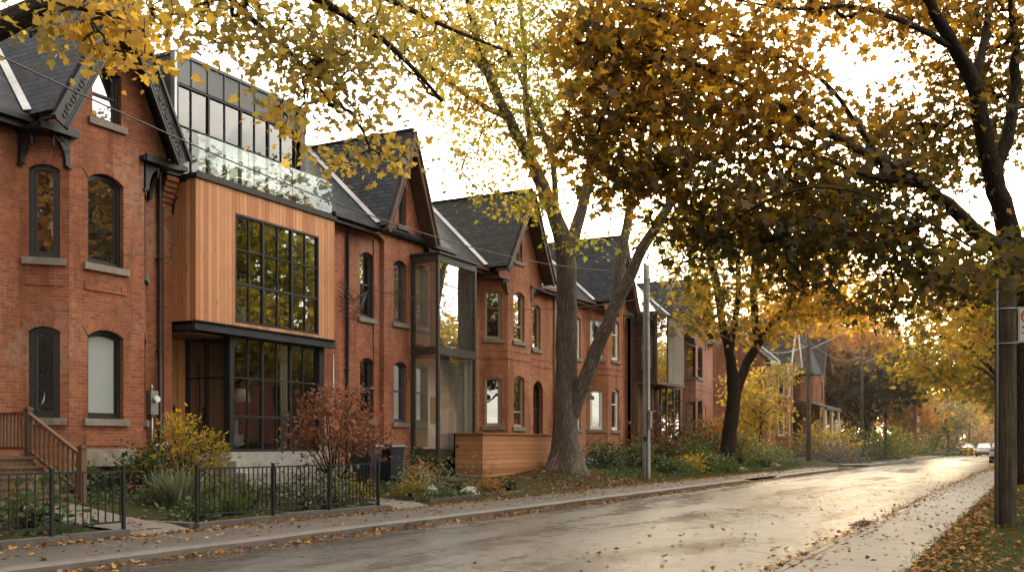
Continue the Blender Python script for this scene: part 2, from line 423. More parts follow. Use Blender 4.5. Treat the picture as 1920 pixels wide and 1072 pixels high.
RT_BLOBS = [
  (-7.97, 18.75, 9.99, 0.98, 0.87, 1.2, 34, 0.55),
  (-7.59, 18.95, 8.58, 1.2, 0.87, 1.2, 44, 0.6),
  (-8.18, 18.41, 7.65, 0.65, 0.65, 0.8, 20, 0.5),
  (-6.98, 19.5, 7.22, 1.21, 0.93, 1.2, 46, 0.45),
  (-6.89, 19.89, 9.53, 1.23, 1.0, 1.3, 44, 0.7),
  (-5.8, 21.26, 10.14, 1.27, 1.04, 1.3, 44, 0.6),
  (-5.75, 21.06, 8.58, 1.25, 0.91, 1.3, 46, 0.65),
  (-5.99, 20.71, 6.71, 1.13, 1.02, 1.2, 42, 0.35),
  (-4.68, 22.42, 7.63, 1.41, 1.06, 1.4, 50, 0.45),
  (-4.89, 22.31, 9.28, 1.06, 0.94, 1.2, 30, 0.6),
  (-5.29, 21.99, 6.08, 1.06, 0.7, 1.0, 30, 0.3),
  (-4.19, 23.47, 6.37, 1.34, 1.09, 1.3, 59, 0.3),
  (-3.41, 25.36, 7.8, 1.54, 1.03, 1.4, 62, 0.35),
  (-2.89, 26.09, 6.33, 1.44, 1.05, 1.3, 56, 0.28),
  (-2.93, 27.65, 9.78, 1.52, 1.11, 1.3, 45, 0.4),
  (-2.01, 29.04, 9.18, 1.42, 1.0, 1.2, 32, 0.3),
  (-1.08, 31.58, 10.76, 1.52, 1.22, 1.2, 35, 0.35),
  (-0.89, 29.86, 11.82, 1.44, 1.44, 1.5, 48, 0.45),
  (-2.27, 28.91, 11.74, 1.14, 0.85, 1.0, 18, 0.45),
  (-2.96, 26.73, 12.47, 1.47, 0.8, 1.4, 37, 0.55),
  (-1.25, 29.33, 13.27, 1.56, 0.99, 1.5, 45, 0.5),
  (-4.52, 23.98, 11.73, 1.37, 0.62, 1.4, 26, 0.6),
  (-1.82, 28.01, 5.6, 1.37, 0.82, 1.2, 40, 0.3),
  (-0.81, 31.72, 6.35, 0.91, 0.76, 0.8, 16, 0.25),
  (-7.06, 20.03, 10.73, 1.35, 0.56, 1.2, 34, 0.65),
  (-3.63, 25.24, 5.1, 1.16, 0.51, 0.9, 18, 0.35),
  (-6.26, 20.45, 5.67, 0.56, 0.56, 0.8, 14, 0.3),
  (-4.79, 22.93, 5.24, 0.72, 0.48, 0.8, 10, 0.35),
  (-3.52, 25.3, 9.34, 0.77, 0.64, 1, 13, 0.5),
  (-0.64, 30.22, 5.53, 0.72, 0.87, 1.0, 16, 0.4),
  (-0.48, 17.63, 4.6, 0.29, 0.22, 0.3, 12, 0.3),
  (-7.12, 20.56, 11.87, 1.84, 0.69, 1.5, 30, 0.6),
  (-4.45, 24.24, 12.95, 2.52, 0.76, 1.8, 34, 0.6),
  (-1.25, 29.33, 14.69, 2.27, 0.85, 2, 40, 0.5),
]
CT_LIMBS = [
  [(-15.2, 32.69, 0.19, 0.78), (-15.16, 32.71, 0.87, 0.54), (-15.14, 32.72, 2.22, 0.45), (-15.13, 32.73, 4.15, 0.4), (-15.11, 32.74, 6.84, 0.36), (-15.1, 32.63, 8.46, 0.36), (-15.36, 32.15, 9.93, 0.25), (-15.82, 31.45, 11.44, 0.21), (-16.34, 30.61, 12.88, 0.18), (-16.8, 29.92, 14.31, 0.15), (-17.05, 29.44, 15.66, 0.12), (-17.31, 29.08, 17.39, 0.08)],
  [(-15.05, 32.65, 8.18, 0.26), (-14.82, 33.12, 9.78, 0.21), (-14.62, 33.68, 11.44, 0.17), (-14.67, 34.1, 13.13, 0.13), (-15.18, 34.17, 15.23, 0.1), (-15.39, 34.4, 17.95, 0.07), (-15.82, 34.62, 20.16, 0.05)],
  [(-15.03, 32.78, 2.41, 0.27), (-14.57, 32.8, 3.65, 0.27), (-13.99, 32.76, 4.87, 0.25), (-13.36, 32.76, 6.16, 0.23), (-12.69, 32.89, 7.64, 0.205), (-12.1, 32.97, 8.81, 0.18), (-11.46, 33.09, 9.7, 0.17), (-10.74, 33.24, 10.85, 0.12), (-10.2, 33.3, 12.63, 0.08)],
  [(-13.33, 32.78, 6.16, 0.2), (-13.35, 33.44, 7.77, 0.19), (-13.26, 34.17, 10.02, 0.16), (-13.06, 34.73, 12.09, 0.12), (-12.96, 35.01, 14.52, 0.09), (-12.92, 35.48, 17.27, 0.06)],
  [(-16.34, 30.61, 12.88, 0.11), (-17.22, 29.36, 13.38, 0.08), (-18.18, 28.17, 14.34, 0.055), (-19.21, 27.17, 15.25, 0.035)],
  [(-15.82, 31.45, 11.44, 0.13), (-16.35, 31.85, 13.72, 0.11), (-16.53, 32.21, 15.79, 0.08), (-16.89, 32.47, 17.91, 0.06)],
  [(-16.8, 29.92, 14.31, 0.08), (-17.43, 29.01, 15.03, 0.055), (-18.33, 28.08, 15.95, 0.035)],
  [(-15.33, 32.17, 9.84, 0.12), (-15.16, 31.8, 11.63, 0.1), (-15.81, 31.01, 13.75, 0.08), (-16.51, 29.96, 15.92, 0.05), (-16.89, 29.53, 17.84, 0.04)],
]
CT_BLOBS = [
  (-17.81, 28.59, 15.13, 1.62, 1.44, 1.8, 34, 0.5),
  (-18.7, 27.67, 15.68, 1.24, 1.07, 1.5, 20, 0.55),
  (-16.6, 30.13, 15.27, 1.84, 1.66, 2, 44, 0.4),
  (-15.84, 31.9, 16.32, 1.72, 1.53, 2, 34, 0.35),
  (-15.5, 32.08, 14.03, 1.53, 1.33, 1.8, 26, 0.3),
  (-17.38, 29.27, 13.11, 1.27, 0.91, 1.5, 18, 0.6),
  (-16.3, 30.74, 13.01, 1.49, 1.12, 1.8, 20, 0.4),
  (-17.15, 29.61, 11.53, 1.1, 0.64, 1.2, 8, 0.55),
  (-15.73, 31.27, 11.57, 0.94, 0.84, 1.5, 10, 0.4),
  (-14.88, 33.99, 16.11, 1.59, 1.78, 2, 34, 0.35),
  (-14.36, 34.27, 13.73, 1.39, 1.39, 1.8, 24, 0.35),
  (-13.93, 34.27, 11.49, 1.18, 1.18, 1.6, 20, 0.4),
  (-13.13, 34.92, 15.71, 1.59, 1.78, 2, 28, 0.4),
  (-12.57, 34.53, 12.75, 1.36, 1.36, 1.8, 22, 0.4),
  (-10.74, 33.24, 12.32, 1.29, 1.47, 1.8, 22, 0.4),
  (-15.84, 32.35, 18.41, 3.86, 1.16, 2.5, 40, 0.4),
  (-17.7, 29.1, 17.48, 2.55, 1.09, 2, 34, 0.5),
  (-15.55, 30.92, 9.61, 0.3, 0.74, 0.5, 5, 0.45),
  (-15.87, 30.52, 10.02, 0.74, 0.33, 0.6, 5, 0.5),
  (-16.67, 29.87, 10.15, 0.73, 0.29, 0.6, 4, 0.5),
  (-14.29, 31.93, 8.65, 0.93, 0.26, 0.6, 4, 0.4),
  (-11.62, 33.0, 8.86, 0.74, 0.93, 1, 8, 0.35),
]
LT_LIMBS = [
  [(-14.02, 6.72, 0.41, 0.4), (-13.68, 6.67, 2.47, 0.34), (-13.17, 6.6, 4.25, 0.3), (-12.24, 6.52, 5.12, 0.26), (-10.93, 6.65, 5.74, 0.19), (-9.78, 6.81, 6.03, 0.135), (-9.4, 7.01, 6.24, 0.115), (-9.42, 7.45, 6.68, 0.1), (-9.37, 8.61, 7.65, 0.09), (-9.04, 9.92, 7.88, 0.075), (-8.94, 11.1, 7.84, 0.06), (-8.73, 12.35, 7.72, 0.045), (-8.48, 13.61, 7.1, 0.025)],
  [(-9.04, 9.92, 7.88, 0.06), (-9.13, 11.57, 8.53, 0.055), (-9.16, 13.25, 8.69, 0.05), (-9.01, 14.46, 8.72, 0.035), (-8.43, 15.9, 8.66, 0.02)],
  [(-9.4, 7.01, 6.24, 0.06), (-9.2, 7.35, 6.47, 0.04), (-9.08, 7.63, 6.38, 0.025), (-8.9, 7.73, 6.15, 0.015)],
  [(-9.37, 8.61, 7.65, 0.07), (-9.24, 9.36, 7.48, 0.05), (-9.38, 10.19, 7.28, 0.04), (-9.47, 11.28, 7.17, 0.03), (-9.51, 11.93, 6.84, 0.02)],
  [(-13.17, 6.6, 4.25, 0.2), (-12.75, 5.69, 5.32, 0.16), (-12.27, 5.38, 6.62, 0.12), (-11.68, 5.69, 7.97, 0.07)],
]
LT_BLOBS = [
  (-9.03, 7.66, 6.24, 0.44, 0.41, 0.5, 34, 0.85),
  (-9.39, 6.91, 5.97, 0.25, 0.16, 0.3, 9, 0.35),
  (-8.8, 7.79, 5.88, 0.15, 0.15, 0.25, 6, 0.9),
  (-9.2, 7.35, 6.3, 0.4, 0.17, 0.4, 12, 0.8),
  (-9.2, 8.7, 6.85, 0.51, 0.22, 0.6, 18, 0.6),
  (-9.31, 8.64, 6.5, 0.26, 0.22, 0.4, 9, 0.55),
  (-9.35, 9.76, 7.22, 0.63, 0.35, 0.8, 30, 0.4),
  (-9.34, 10.67, 7.08, 0.74, 0.48, 0.9, 44, 0.4),
  (-9.2, 11.42, 7.55, 0.69, 0.58, 1, 44, 0.4),
  (-9.3, 12.05, 7.08, 0.72, 0.48, 0.9, 36, 0.4),
  (-9.34, 10.89, 6.19, 0.34, 0.41, 0.5, 18, 0.65),
  (-9.11, 12.6, 7.97, 0.74, 0.58, 1, 40, 0.45),
  (-9.3, 12.73, 6.71, 0.67, 0.33, 0.8, 22, 0.4),
  (-9.42, 12.89, 6.19, 0.8, 0.19, 0.7, 18, 0.5),
  (-9.44, 11.97, 6.03, 0.32, 0.24, 0.5, 8, 0.5),
  (-9.16, 13.71, 7.68, 0.61, 0.61, 1, 26, 0.45),
  (-9.25, 14.34, 8.72, 0.73, 0.55, 1.1, 28, 0.5),
  (-8.84, 15.46, 8.86, 0.57, 0.57, 1, 16, 0.5),
  (-9.54, 9.66, 6.77, 0.35, 0.17, 0.5, 8, 0.4),
  (-9.19, 10.29, 8.0, 1.44, 0.36, 1.2, 44, 0.5),
  (-9.01, 13.33, 9.16, 1.71, 0.43, 1.4, 40, 0.5),
  (-9.27, 7.76, 6.95, 0.96, 0.24, 0.8, 24, 0.6),
  (-9.33, 11.58, 7.25, 0.55, 0.39, 0.8, 20, 0.35),
  (-9.1, 13.17, 6.17, 0.3, 0.15, 0.4, 7, 0.6),
  (-9.47, 11.28, 6.78, 0.46, 0.31, 0.8, 14, 0.4),
]
YT_LIMBS = [
  [(-15.03, 53.15, -0.02, 0.55), (-14.95, 53.2, 1.08, 0.42), (-14.77, 53.29, 3.1, 0.38), (-14.62, 53.37, 4.55, 0.36), (-14.76, 52.84, 6.54, 0.24), (-15.05, 52.23, 8.21, 0.22), (-15.25, 51.9, 10.46, 0.22), (-15.68, 51.22, 12.64, 0.15), (-15.99, 50.38, 14.75, 0.08)],
  [(-14.62, 53.37, 4.26, 0.28), (-14.13, 53.97, 6.02, 0.26), (-13.59, 54.59, 7.21, 0.22), (-12.45, 55.43, 9.0, 0.17), (-10.93, 56.46, 10.2, 0.13), (-9.37, 57.29, 11.38, 0.07)],
  [(-13.69, 54.54, 7.21, 0.24), (-14.0, 54.83, 9.61, 0.2), (-14.03, 55.27, 12.04, 0.16), (-13.78, 56.08, 14.56, 0.1)],
  [(-12.45, 55.43, 8.7, 0.14), (-11.54, 55.23, 10.66, 0.12), (-10.99, 55.3, 12.94, 0.08)],
  [(-14.76, 52.84, 6.54, 0.2), (-14.28, 52.87, 9.38, 0.16), (-14.22, 52.67, 11.92, 0.1)],
  [(-12.45, 55.43, 8.7, 0.1), (-10.67, 56.6, 8.73, 0.07), (-9.11, 57.42, 9.02, 0.04)],
]
YT_BLOBS = [
  (-16.37, 50.63, 12.6, 1.68, 1.68, 2.5, 20, 0.55),
  (-15.43, 51.35, 9.83, 1.97, 1.69, 2.5, 24, 0.5),
  (-14.2, 53.14, 12.85, 2.3, 2.01, 3, 30, 0.55),
  (-13.64, 54.34, 10.4, 2.33, 1.75, 3, 24, 0.65),
  (-11.58, 55.43, 12.15, 2.62, 2.04, 3, 34, 0.65),
  (-10.15, 56.87, 10.5, 2.36, 1.77, 3, 30, 0.75),
  (-11.58, 55.43, 8.94, 2.33, 1.17, 2.5, 18, 0.75),
  (-9.37, 57.29, 8.73, 1.77, 1.18, 2.5, 16, 0.75),
  (-12.78, 54.35, 7.73, 1.74, 1.01, 2.5, 10, 0.7),
  (-16.12, 50.76, 8.11, 1.12, 1.12, 2, 8, 0.55),
  (-12.61, 54.89, 14.48, 2.62, 1.75, 3, 24, 0.5),
  (-15.3, 51.88, 14.43, 2.27, 1.7, 3, 20, 0.5),
  (-8.07, 57.98, 9.61, 1.18, 1.18, 2, 8, 0.75),
  (-10.15, 56.87, 13.74, 2.36, 1.77, 3, 20, 0.55),
  (-14.55, 52.28, 7.9, 1.14, 0.85, 2, 6, 0.6),
]

# ------------------------------------------------------------------ palette
BR_A = brick_mat('brick_red', (0.429, 0.132, 0.053), (0.220, 0.064, 0.031), (0.264, 0.187, 0.132))
BR_C = brick_mat('brick_rose', (0.495, 0.152, 0.068), (0.275, 0.079, 0.040), (0.396, 0.286, 0.209))
BR_D = brick_mat('brick_orange', (0.539, 0.185, 0.077), (0.319, 0.099, 0.046), (0.418, 0.308, 0.220))
BR_G = brick_mat('brick_pink', (0.418, 0.154, 0.110), (0.330, 0.110, 0.083), (0.308, 0.220, 0.187))
SLATE = slate_mat('slate', (.036, .043, .056))
SLATE2 = slate_mat('slate_brown', (.046, .047, .050))
STONE = plain('sill_stone', (.20, .17, .14), .85, .35, 14, .5)
RUBBLE = plain('foundation_stone', (.21, .18, .15), .9, .5, 5, .9, dist=.03)
BLACK = plain('black_paint', (.012, .012, .013), .45, .3, 9, .08)
BLKMET = plain('black_metal', (.014, .014, .016), .5, .25, 5, .06, .0, .35)
STEEL = plain('steel_beam', (.045, .05, .055), .42, .3, 8, .1, .6)
ZINC = plain('zinc_panel', (.075, .08, .085), .45, .25, 3, .06, .5)
GALV = plain('galvanised', (.32, .33, .34), .4, .2, 12, .1, .7)
BROWN = plain('brown_paint', (.10, .062, .045), .55, .3, 9, .1)
TAN = plain('tan_paint', (.33, .28, .21), .5, .15, 9, .08)
WHITE = plain('white_paint', (.72, .70, .64), .5, .1, 9, .08)
GREYP = plain('grey_paint', (.06, .068, .078), .5, .2, 9, .08)
CEDAR = board_mat('cedar_boards', (.38, .155, .065), (.72, .375, .19), .135)
CEDAR_D = board_mat('cedar_door_boards', (.36, .16, .055), (.52, .25, .095), .30)
CEDAR_H = board_mat('cedar_horizontal', (.32, .13, .055), (.62, .32, .155), .155, 1)
GREYWOOD = board_mat('weathered_boards', (.22, .20, .17), (.36, .33, .29), .16)
BROWNWOOD = board_mat('brown_boards', (.13, .075, .045), (.21, .125, .075), .2)
DECKWOOD = board_mat('stair_wood', (.10, .058, .036), (.17, .10, .06), .14)
CONC = plain('concrete', (.30, .29, .27), .8, .25, 5, .3)
FLASH = plain('valley_flashing', (.36, .37, .39), .45, .3, 5, .2, .5)
PANE = glass_mat('pane_dark', (.012, .013, .013), False, .30, .015)
PANE_D = glass_mat('pane_dim', (.03, .032, .03), False, .12, .015)
PANE_C = glass_mat('pane_clear', (.74, .80, .77), True, .20, .008)
BAYF = plain('bay_frame_bronze', (.045, .041, .036), .45, .25, 6, .06)
PANE_B = glass_mat('pane_bay', (.95, .97, .95), True, .30, .008)
PANE_F = glass_mat('pane_bay_front', (.86, .90, .87), True, .58, .006)
PANE_P = glass_mat('pane_penthouse', (.55, .6, .57), True, .05, .006, .2)
PANE_R = glass_mat('balustrade_glass', (.86, .93, .91), True, .03, .01, .14)
def blind_mat():
    t = NT('pleated_blind'); sv = t.n('ShaderNodeSeparateXYZ'); t.l(t.uv(), sv.inputs[0])
    w = t.math('FRACT', t.math('DIVIDE', sv.outputs[1], .045))
    c = t.mix(w, (.42, .47, .47), (.66, .70, .69)); t.bsdf(c, .35, t.bump(w, .5, .02), .6); return t.m
BLIND = blind_mat()
ROOMW = plain('room_wall', (.86, .83, .76), .9, .1, 2, .0)
ROOMD = plain('room_dark', (.16, .12, .085), .9, .3, 2, .0)
FLOORW = plain('room_floor', (.22, .13, .07), .6, .3, 2, .0)
SOFA = plain('teal_fabric', (.22, .30, .31), .9, .2, 20, .2)
CREAM = plain('cream_cloth', (.55, .50, .40), .9, .15, 10, .2)
BIN = plain('bin_plastic', (.020, .024, .035), .45, .2, 10, .05)
BINB = plain('blue_plastic', (.05, .13, .26), .45, .2, 10, .05)
YELL = plain('yellow_plastic', (.55, .33, .03), .5, .2, 10, .05)
def polewood(name, c):
    t = NT(name); p = t.obj(); st = t.noise(t.scaled(p, (1, 1, .05)), 28, 5, .7); n = t.noise(p, 2.2, 4, .6); f = t.noise(p, 60, 3, .7)
    k = t.mix(t.ramp(st, [(.35, 0.), (.65, 1.)]), tuple(x * .5 for x in c), tuple(x * 1.5 for x in c)); k = t.mix(t.math('MULTIPLY', t.ramp(n, [(.45, 0.), (.65, 1.)]), .5), k, tuple(x * .4 for x in c))
    t.bsdf(k, .9, t.bump(t.math('ADD', st, t.math('MULTIPLY', f, .3)), .8, .02), .2); return t.m
POLEW = polewood('pole_wood', (.085, .066, .048))
POLEC = plain('pole_concrete', (.33, .32, .30), .85, .25, 8, .4)
POLER = plain('pole_red_wood', (.22, .085, .05), .85, .3, 3, .4)
CABLE = plain('cable_rubber', (.03, .028, .027), .5, .2, 5, 0)
LAMPG = plain('lamp_metal', (.42, .42, .40), .4, .15, 8, .05, .6)
LAMPL = plain('lamp_lens', (.75, .74, .68), .15, .05, 8, 0)
BARK_G = bark_mat('bark_grey', (.27, .22, .175), (.07, .055, .043))
BARK_D = bark_mat('bark_dark', (.075, .055, .042), (.028, .02, .016), 1.2)
SOIL = plain('garden_soil', (.055, .037, .026), .95, .5, 6, .9, dist=.04)
LF_DARK = leaf_mat('maple_dark_leaves', [(0, (.018, .020, .005)), (.3, (.036, .030, .006)), (.5, (.082, .048, .008)), (.7, (.15, .082, .010)), (1, (.29, .185, .02))], .62, 3.1, .5, .02)
LF_YG = leaf_mat('maple_yellow_green_leaves', [(0, (.085, .11, .018)), (.4, (.18, .18, .026)), (.6, (.29, .22, .03)), (.8, (.38, .24, .03)), (1, (.46, .30, .035))], .6, 2.1)
LF_OL = leaf_mat('maple_olive_gold_leaves', [(0, (.11, .115, .03)), (.4, (.21, .175, .042)), (.65, (.33, .235, .045)), (1, (.50, .33, .05))], .6, 2.0)
LF_YEL = leaf_mat('yellow_leaves', [(0, (.045, .06, .010)), (.4, (.14, .118, .016)), (.7, (.33, .225, .02)), (1, (.45, .27, .024))], .6, 2.2)
LF_OR = leaf_mat('orange_leaves', [(0, (.10, .07, .014)), (.5, (.28, .12, .018)), (1, (.42, .17, .022))], .55, 1.8)
LF_PUR = leaf_mat('dark_purple_leaves', [(0, (.012, .016, .010)), (.5, (.024, .024, .014)), (1, (.075, .03, .022))], .35, 1.3)
LF_GRN = leaf_mat('green_leaves', [(0, (.018, .040, .012)), (.5, (.045, .085, .022)), (1, (.13, .15, .03))], .45, 1.6)
LF_RED = leaf_mat('red_maple_leaves', [(0, (.07, .032, .012)), (.5, (.17, .062, .026)), (1, (.36, .16, .12))], .45, 1.5)
LF_DRY = leaf_mat('dry_leaves', [(0, (.07, .035, .015)), (.4, (.17, .075, .02)), (.7, (.34, .16, .035)), (1, (.46, .27, .06))], .2, 1.2)
LF_SILV = leaf_mat('silver_leaves', [(0, (.05, .075, .04)), (.6, (.13, .16, .09)), (1, (.30, .31, .22))], .4, 1.3)
LF_LAV = leaf_mat('lavender_leaves', [(0, (.05, .06, .06)), (.5, (.10, .10, .12)), (1, (.17, .15, .21))], .4, 1.2)
GRASSM = leaf_mat('grass_blades', [(0, (.022, .042, .008)), (.6, (.055, .085, .014)), (1, (.14, .13, .025))], .45, 1.6)
def carpaint(name, col):
    t = NT(name); p = t.obj(); n = t.noise(p, 4, 3, .5)
    c = t.mix(t.math('MULTIPLY', n, .3), col, tuple(x * .6 for x in col)); b = t.bsdf(c, .3, None, .5, 0); b.inputs['Coat Weight'].default_value = .8; return t.m
CARW = carpaint('car_white', (.70, .70, .68)); CARS = carpaint('car_silver', (.36, .40, .44)); CARR = carpaint('car_dark_red', (.16, .04, .03))
RUBBER = plain('tyre_rubber', (.02, .02, .02), .8, .2, 20, .1); RED = plain('tail_lens', (.45, .03, .02), .2, .1, 5, 0); REDP = plain('sign_red', (.50, .035, .03), .45, .05, 5, 0)
SIGNW = plain('sign_white', (.72, .70, .66), .4, .06, 20, 0); INK = plain('sign_ink', (.03, .03, .03), .5, .1, 20, 0)
# ------------------------------------------------------------------ house kit
def opening(u0, u1, z0, z1, rise=0, seg=10):
    if rise <= 0: return [(u0, z0), (u1, z0), (u1, z1), (u0, z1)]
    w = (u1 - u0) / 2; c = (u0 + u1) / 2; rise = min(rise, w)
    R = (w * w + rise * rise) / (2 * rise); cz = z1 + rise - R; a = math.asin(min(1, w / R))
    if rise > w * .98: a = math.pi / 2
    pts = [(u0, z0), (u1, z0)]
    for i in range(seg + 1):
        t = a - 2 * a * i / seg; pts.append((c + R * math.sin(t), cz + R * math.cos(t)))
    return pts
def inset(o, i):
    u0, u1, z0, z1, rise = o
    if rise <= 0: return (u0 + i, u1 - i, z0 + i, z1 - i, 0)
    return (u0 + i, u1 - i, z0 + i, z1 - i * .35, max(rise - i * .65, .015))

def window(par, fr, o, fm=BLACK, pm=PANE, depth=.13, sash=None, sill=STONE, arch=None, fw=.07, mull=(), inner=None, blind=None, name='window', sillw=.12, vm=()):
    u0, u1, z0, z1, rise = o
    mb = MB(); po = opening(*o); io = inset(o, fw); pi = opening(*io)
    mb.ring(fr, po, pi, -depth - .05, -depth + .03)
    if inner:
        io2 = inset(io, inner); mb.ring(fr, pi, opening(*io2), -depth - .06, -depth - .005); 
    for z in (sash or []): mb.fbox(fr, u0 + fw, u1 - fw, z - .03, z + .03, -depth - .045, -depth + .012)
    for u in vm: mb.fbox(fr, u - .018, u + .018, z0 + fw, z1 + rise * .8, -depth - .042, -depth + .006)
    w = mb.build(name, fm, par, .006)
    mb = MB(); mb.face([fr.p(u, z, -depth - .03) for u, z in opening(*inset(o, fw * .5))]); mb.build('pane', pm, w)
    if blind:
        mb = MB(); mb.face([fr.p(u, z, -depth - .025) for u, z in opening(*inset(o, fw + .03))]); mb.build('blind', blind, w)
    if sill:
        mb = MB(); mb.fbox(fr, u0 - sillw, u1 + sillw, z0 - .15, z0 - .003, -.1, .075); mb.build('sill', sill, w, .012)
    if arch:
        mb = MB(); h = .24; e = .06
        if rise > 0: p0 = opening(u0 - .0, u1 + .0, z0, z1, rise, 14)[2:]; w2 = (u1 - u0) / 2; c = (u0 + u1) / 2; R = (w2 * w2 + rise * rise) / (2 * rise); cz = z1 + rise - R
        else: p0 = [(u1 - (u1 - u0) * i / 14, z1) for i in range(15)]; c = (u0 + u1) / 2; cz = z1 - 3
        L = 0
        for a, b in zip(p0, p0[1:]):
            def ex(q):
                d = V((q[0] - c, q[1] - cz)).normalized(); return (q[0] + d.x * h, q[1] + d.y * h)
            A, B = ex(a), ex(b); dl = math.dist(a, b)
            mb.face([fr.p(*b, .012), fr.p(*a, .012), fr.p(*A, .012), fr.p(*B, .012)], [(0, L + dl), (0, L), (h, L), (h, L + dl)])
            mb.face([fr.p(*A, .012), fr.p(*A, -.03), fr.p(*B, -.03), fr.p(*B, .012)])
            mb.face([fr.p(*a, .012), fr.p(*b, .012), fr.p(*b, -.05), fr.p(*a, -.05)])
            L += dl
        mb.build('brick_arch', arch, w)
    return po

EAVE, RIDGE = 8.3, 11.75
def main_roof(par, sa, sb, lw, mat=SLATE, name='roof', over=.42, lr=None, eave=EAVE):
    lr = lr or lw + 3.8; k = (RIDGE - eave) / (lr - lw + over); mb = MB(); lb = 2 * lr - lw + over
    mb.slab([W(sa, lw - over, eave), W(sb, lw - over, eave), W(sb, lr, RIDGE), W(sa, lr, RIDGE)], .1)
    mb.slab([W(sa, lr, RIDGE), W(sb, lr, RIDGE), W(sb, lb, eave), W(sa, lb, eave)], .1)
    mb.bar(W(sa, lr, RIDGE + .02), W(sb, lr, RIDGE + .02), .22, .07)
    return mb.build(name, mat, par), k

def gutter(par, sa, sb, l, mat, z=EAVE):
    mb = MB(); mb.box(sa, sb, l - .11, l + .03, z - .13, z - .02); mb.box(sa, sb, l + .03, l + .08, z - .25, z - .02); mb.box(sa, sb, l + .08, l + .55, z - .22, z - .17)
    mb.build('gutter', mat, par)

def scroll(mb, c, ax, ay, r, n, a0, a1, th=.018, shrink=.0):
    pts = []
    for i in range(n + 1):
        t = i / n; a = a0 + (a1 - a0) * t; rr = r * (1 - shrink * t); pts.append(c + ax * math.cos(a) * rr + ay * math.sin(a) * rr)
    mb.tube(pts, th, 5, cap=True)

def gable(par, c, wl, wr, lf, lwall, mat_roof, mat_trim, kslope, lw, z0=EAVE, zt=11.6, ornament=False, over=.42, bw=.3):
    """steep front gable: roof planes running back into the main slope, bargeboards, ornament"""
    lback = lambda z: lw - over + (z - EAVE) / kslope
    mb = MB()
    for sg, w in ((-1, wl), (1, wr)):
        q = [W(c, lf, zt), W(c + sg * w, lf, z0), W(c + sg * w, max(lback(z0) + .15, lf + .5), z0), W(c, lback(zt) + .2, zt)]
        n = V((0, sg * (zt - z0), w)).normalized(); mb.poly([p + n * .05 for p in q], n, .11)
    mb.bar(W(c, lf, zt + .07), W(c, lback(zt) + .3, zt + .07), .16, .06)
    r = mb.build('gable_roof', mat_roof, par)
    mb = MB()
    for sg, w in ((-1, wl), (1, wr)):
        a = W(c + sg * w, lback(z0) + .02, z0 + .09); b = W(c, lback(zt) + .1, zt + .13); n = V((0, sg, .6))
        mb.bar(a + V((0, sg * .05, .03)), b + V((0, sg * .05, .03)), .16, .02, (0, sg * .3, 1))
    mb.build('valley_flashing', FLASH, r)
    mb = MB(); ob = MB()
    for sg, w in ((-1, wl), (1, wr)):
        d = (W(c, lf, zt) - W(c + sg * w, lf, z0)); L = d.length; d.normalize(); nin = V((0, -d.z * -sg * -1, 0)); 
        nin = V((1, 0, 0)).cross(d); nin = nin if nin.z < 0 else -nin
        foot = W(c + sg * w, lf, z0) - d * .12; top = W(c, lf, zt)
        A = foot + nin * .0; B = top
        q = [A + V((.0, 0, 0)), B, B + nin * (bw if bw > 0 else .1) - V((0, 0, 0)), A + nin * bw]
        q[2] = V((q[0].x, W(c, lf, 0).y, zt - bw / max(.3, abs(nin.z)))) 
        mb.poly([p + V((.06, 0, 0)) for p in q], V((1, 0, 0)), .06)
        mb.bar(A + V((.07, 0, 0)) + nin * .03, B + V((.07, 0, 0)) + nin * .03, .06, .10, (1, 0, 0)); mb.bar(A + V((.055, 0, 0)) + nin * (bw - .03), B + nin * (bw - .03) + V((.055, 0, 0)) - d * .5, .05, .05, (1, 0, 0))
        # soffit between bargeboard and wall
        e = V((-(lf - lwall) * -1, 0, 0)); inn = W(0, lwall, 0).x - W(0, lf, 0).x
        mb.poly([A + nin * .1, B + nin * .1, B + nin * .1 + V((inn, 0, 0)), A + nin * .1 + V((inn, 0, 0))], nin, .05)
        if ornament:
            m = int(L / .2)
            for i in range(1, m):
                p = A + d * (L * i / m) + nin * bw * .5 + V((.066, 0, 0)); f = 1 if i % 2 else -1
                scroll(ob, p, d, nin * f, .085, 12, -.4, 4.6, .016, .55)
                scroll(ob, p + d * .09 - nin * f * .02, d, nin * f, .05, 8, 1, 5.2, .012, .5)
            for k in (.09, bw - .09): ob.bar(A + nin * k + V((.066, 0, 0)), B + nin * k + V((.066, 0, 0)) - d * .35, .02, .02, (1, 0, 0))
    b = mb.build('bargeboard', mat_trim, par)
    if ornament: ob.build('carved_scroll', plain('carved_paint', (.026, .028, .029), .5, .3, 9, .1), b)
    return r

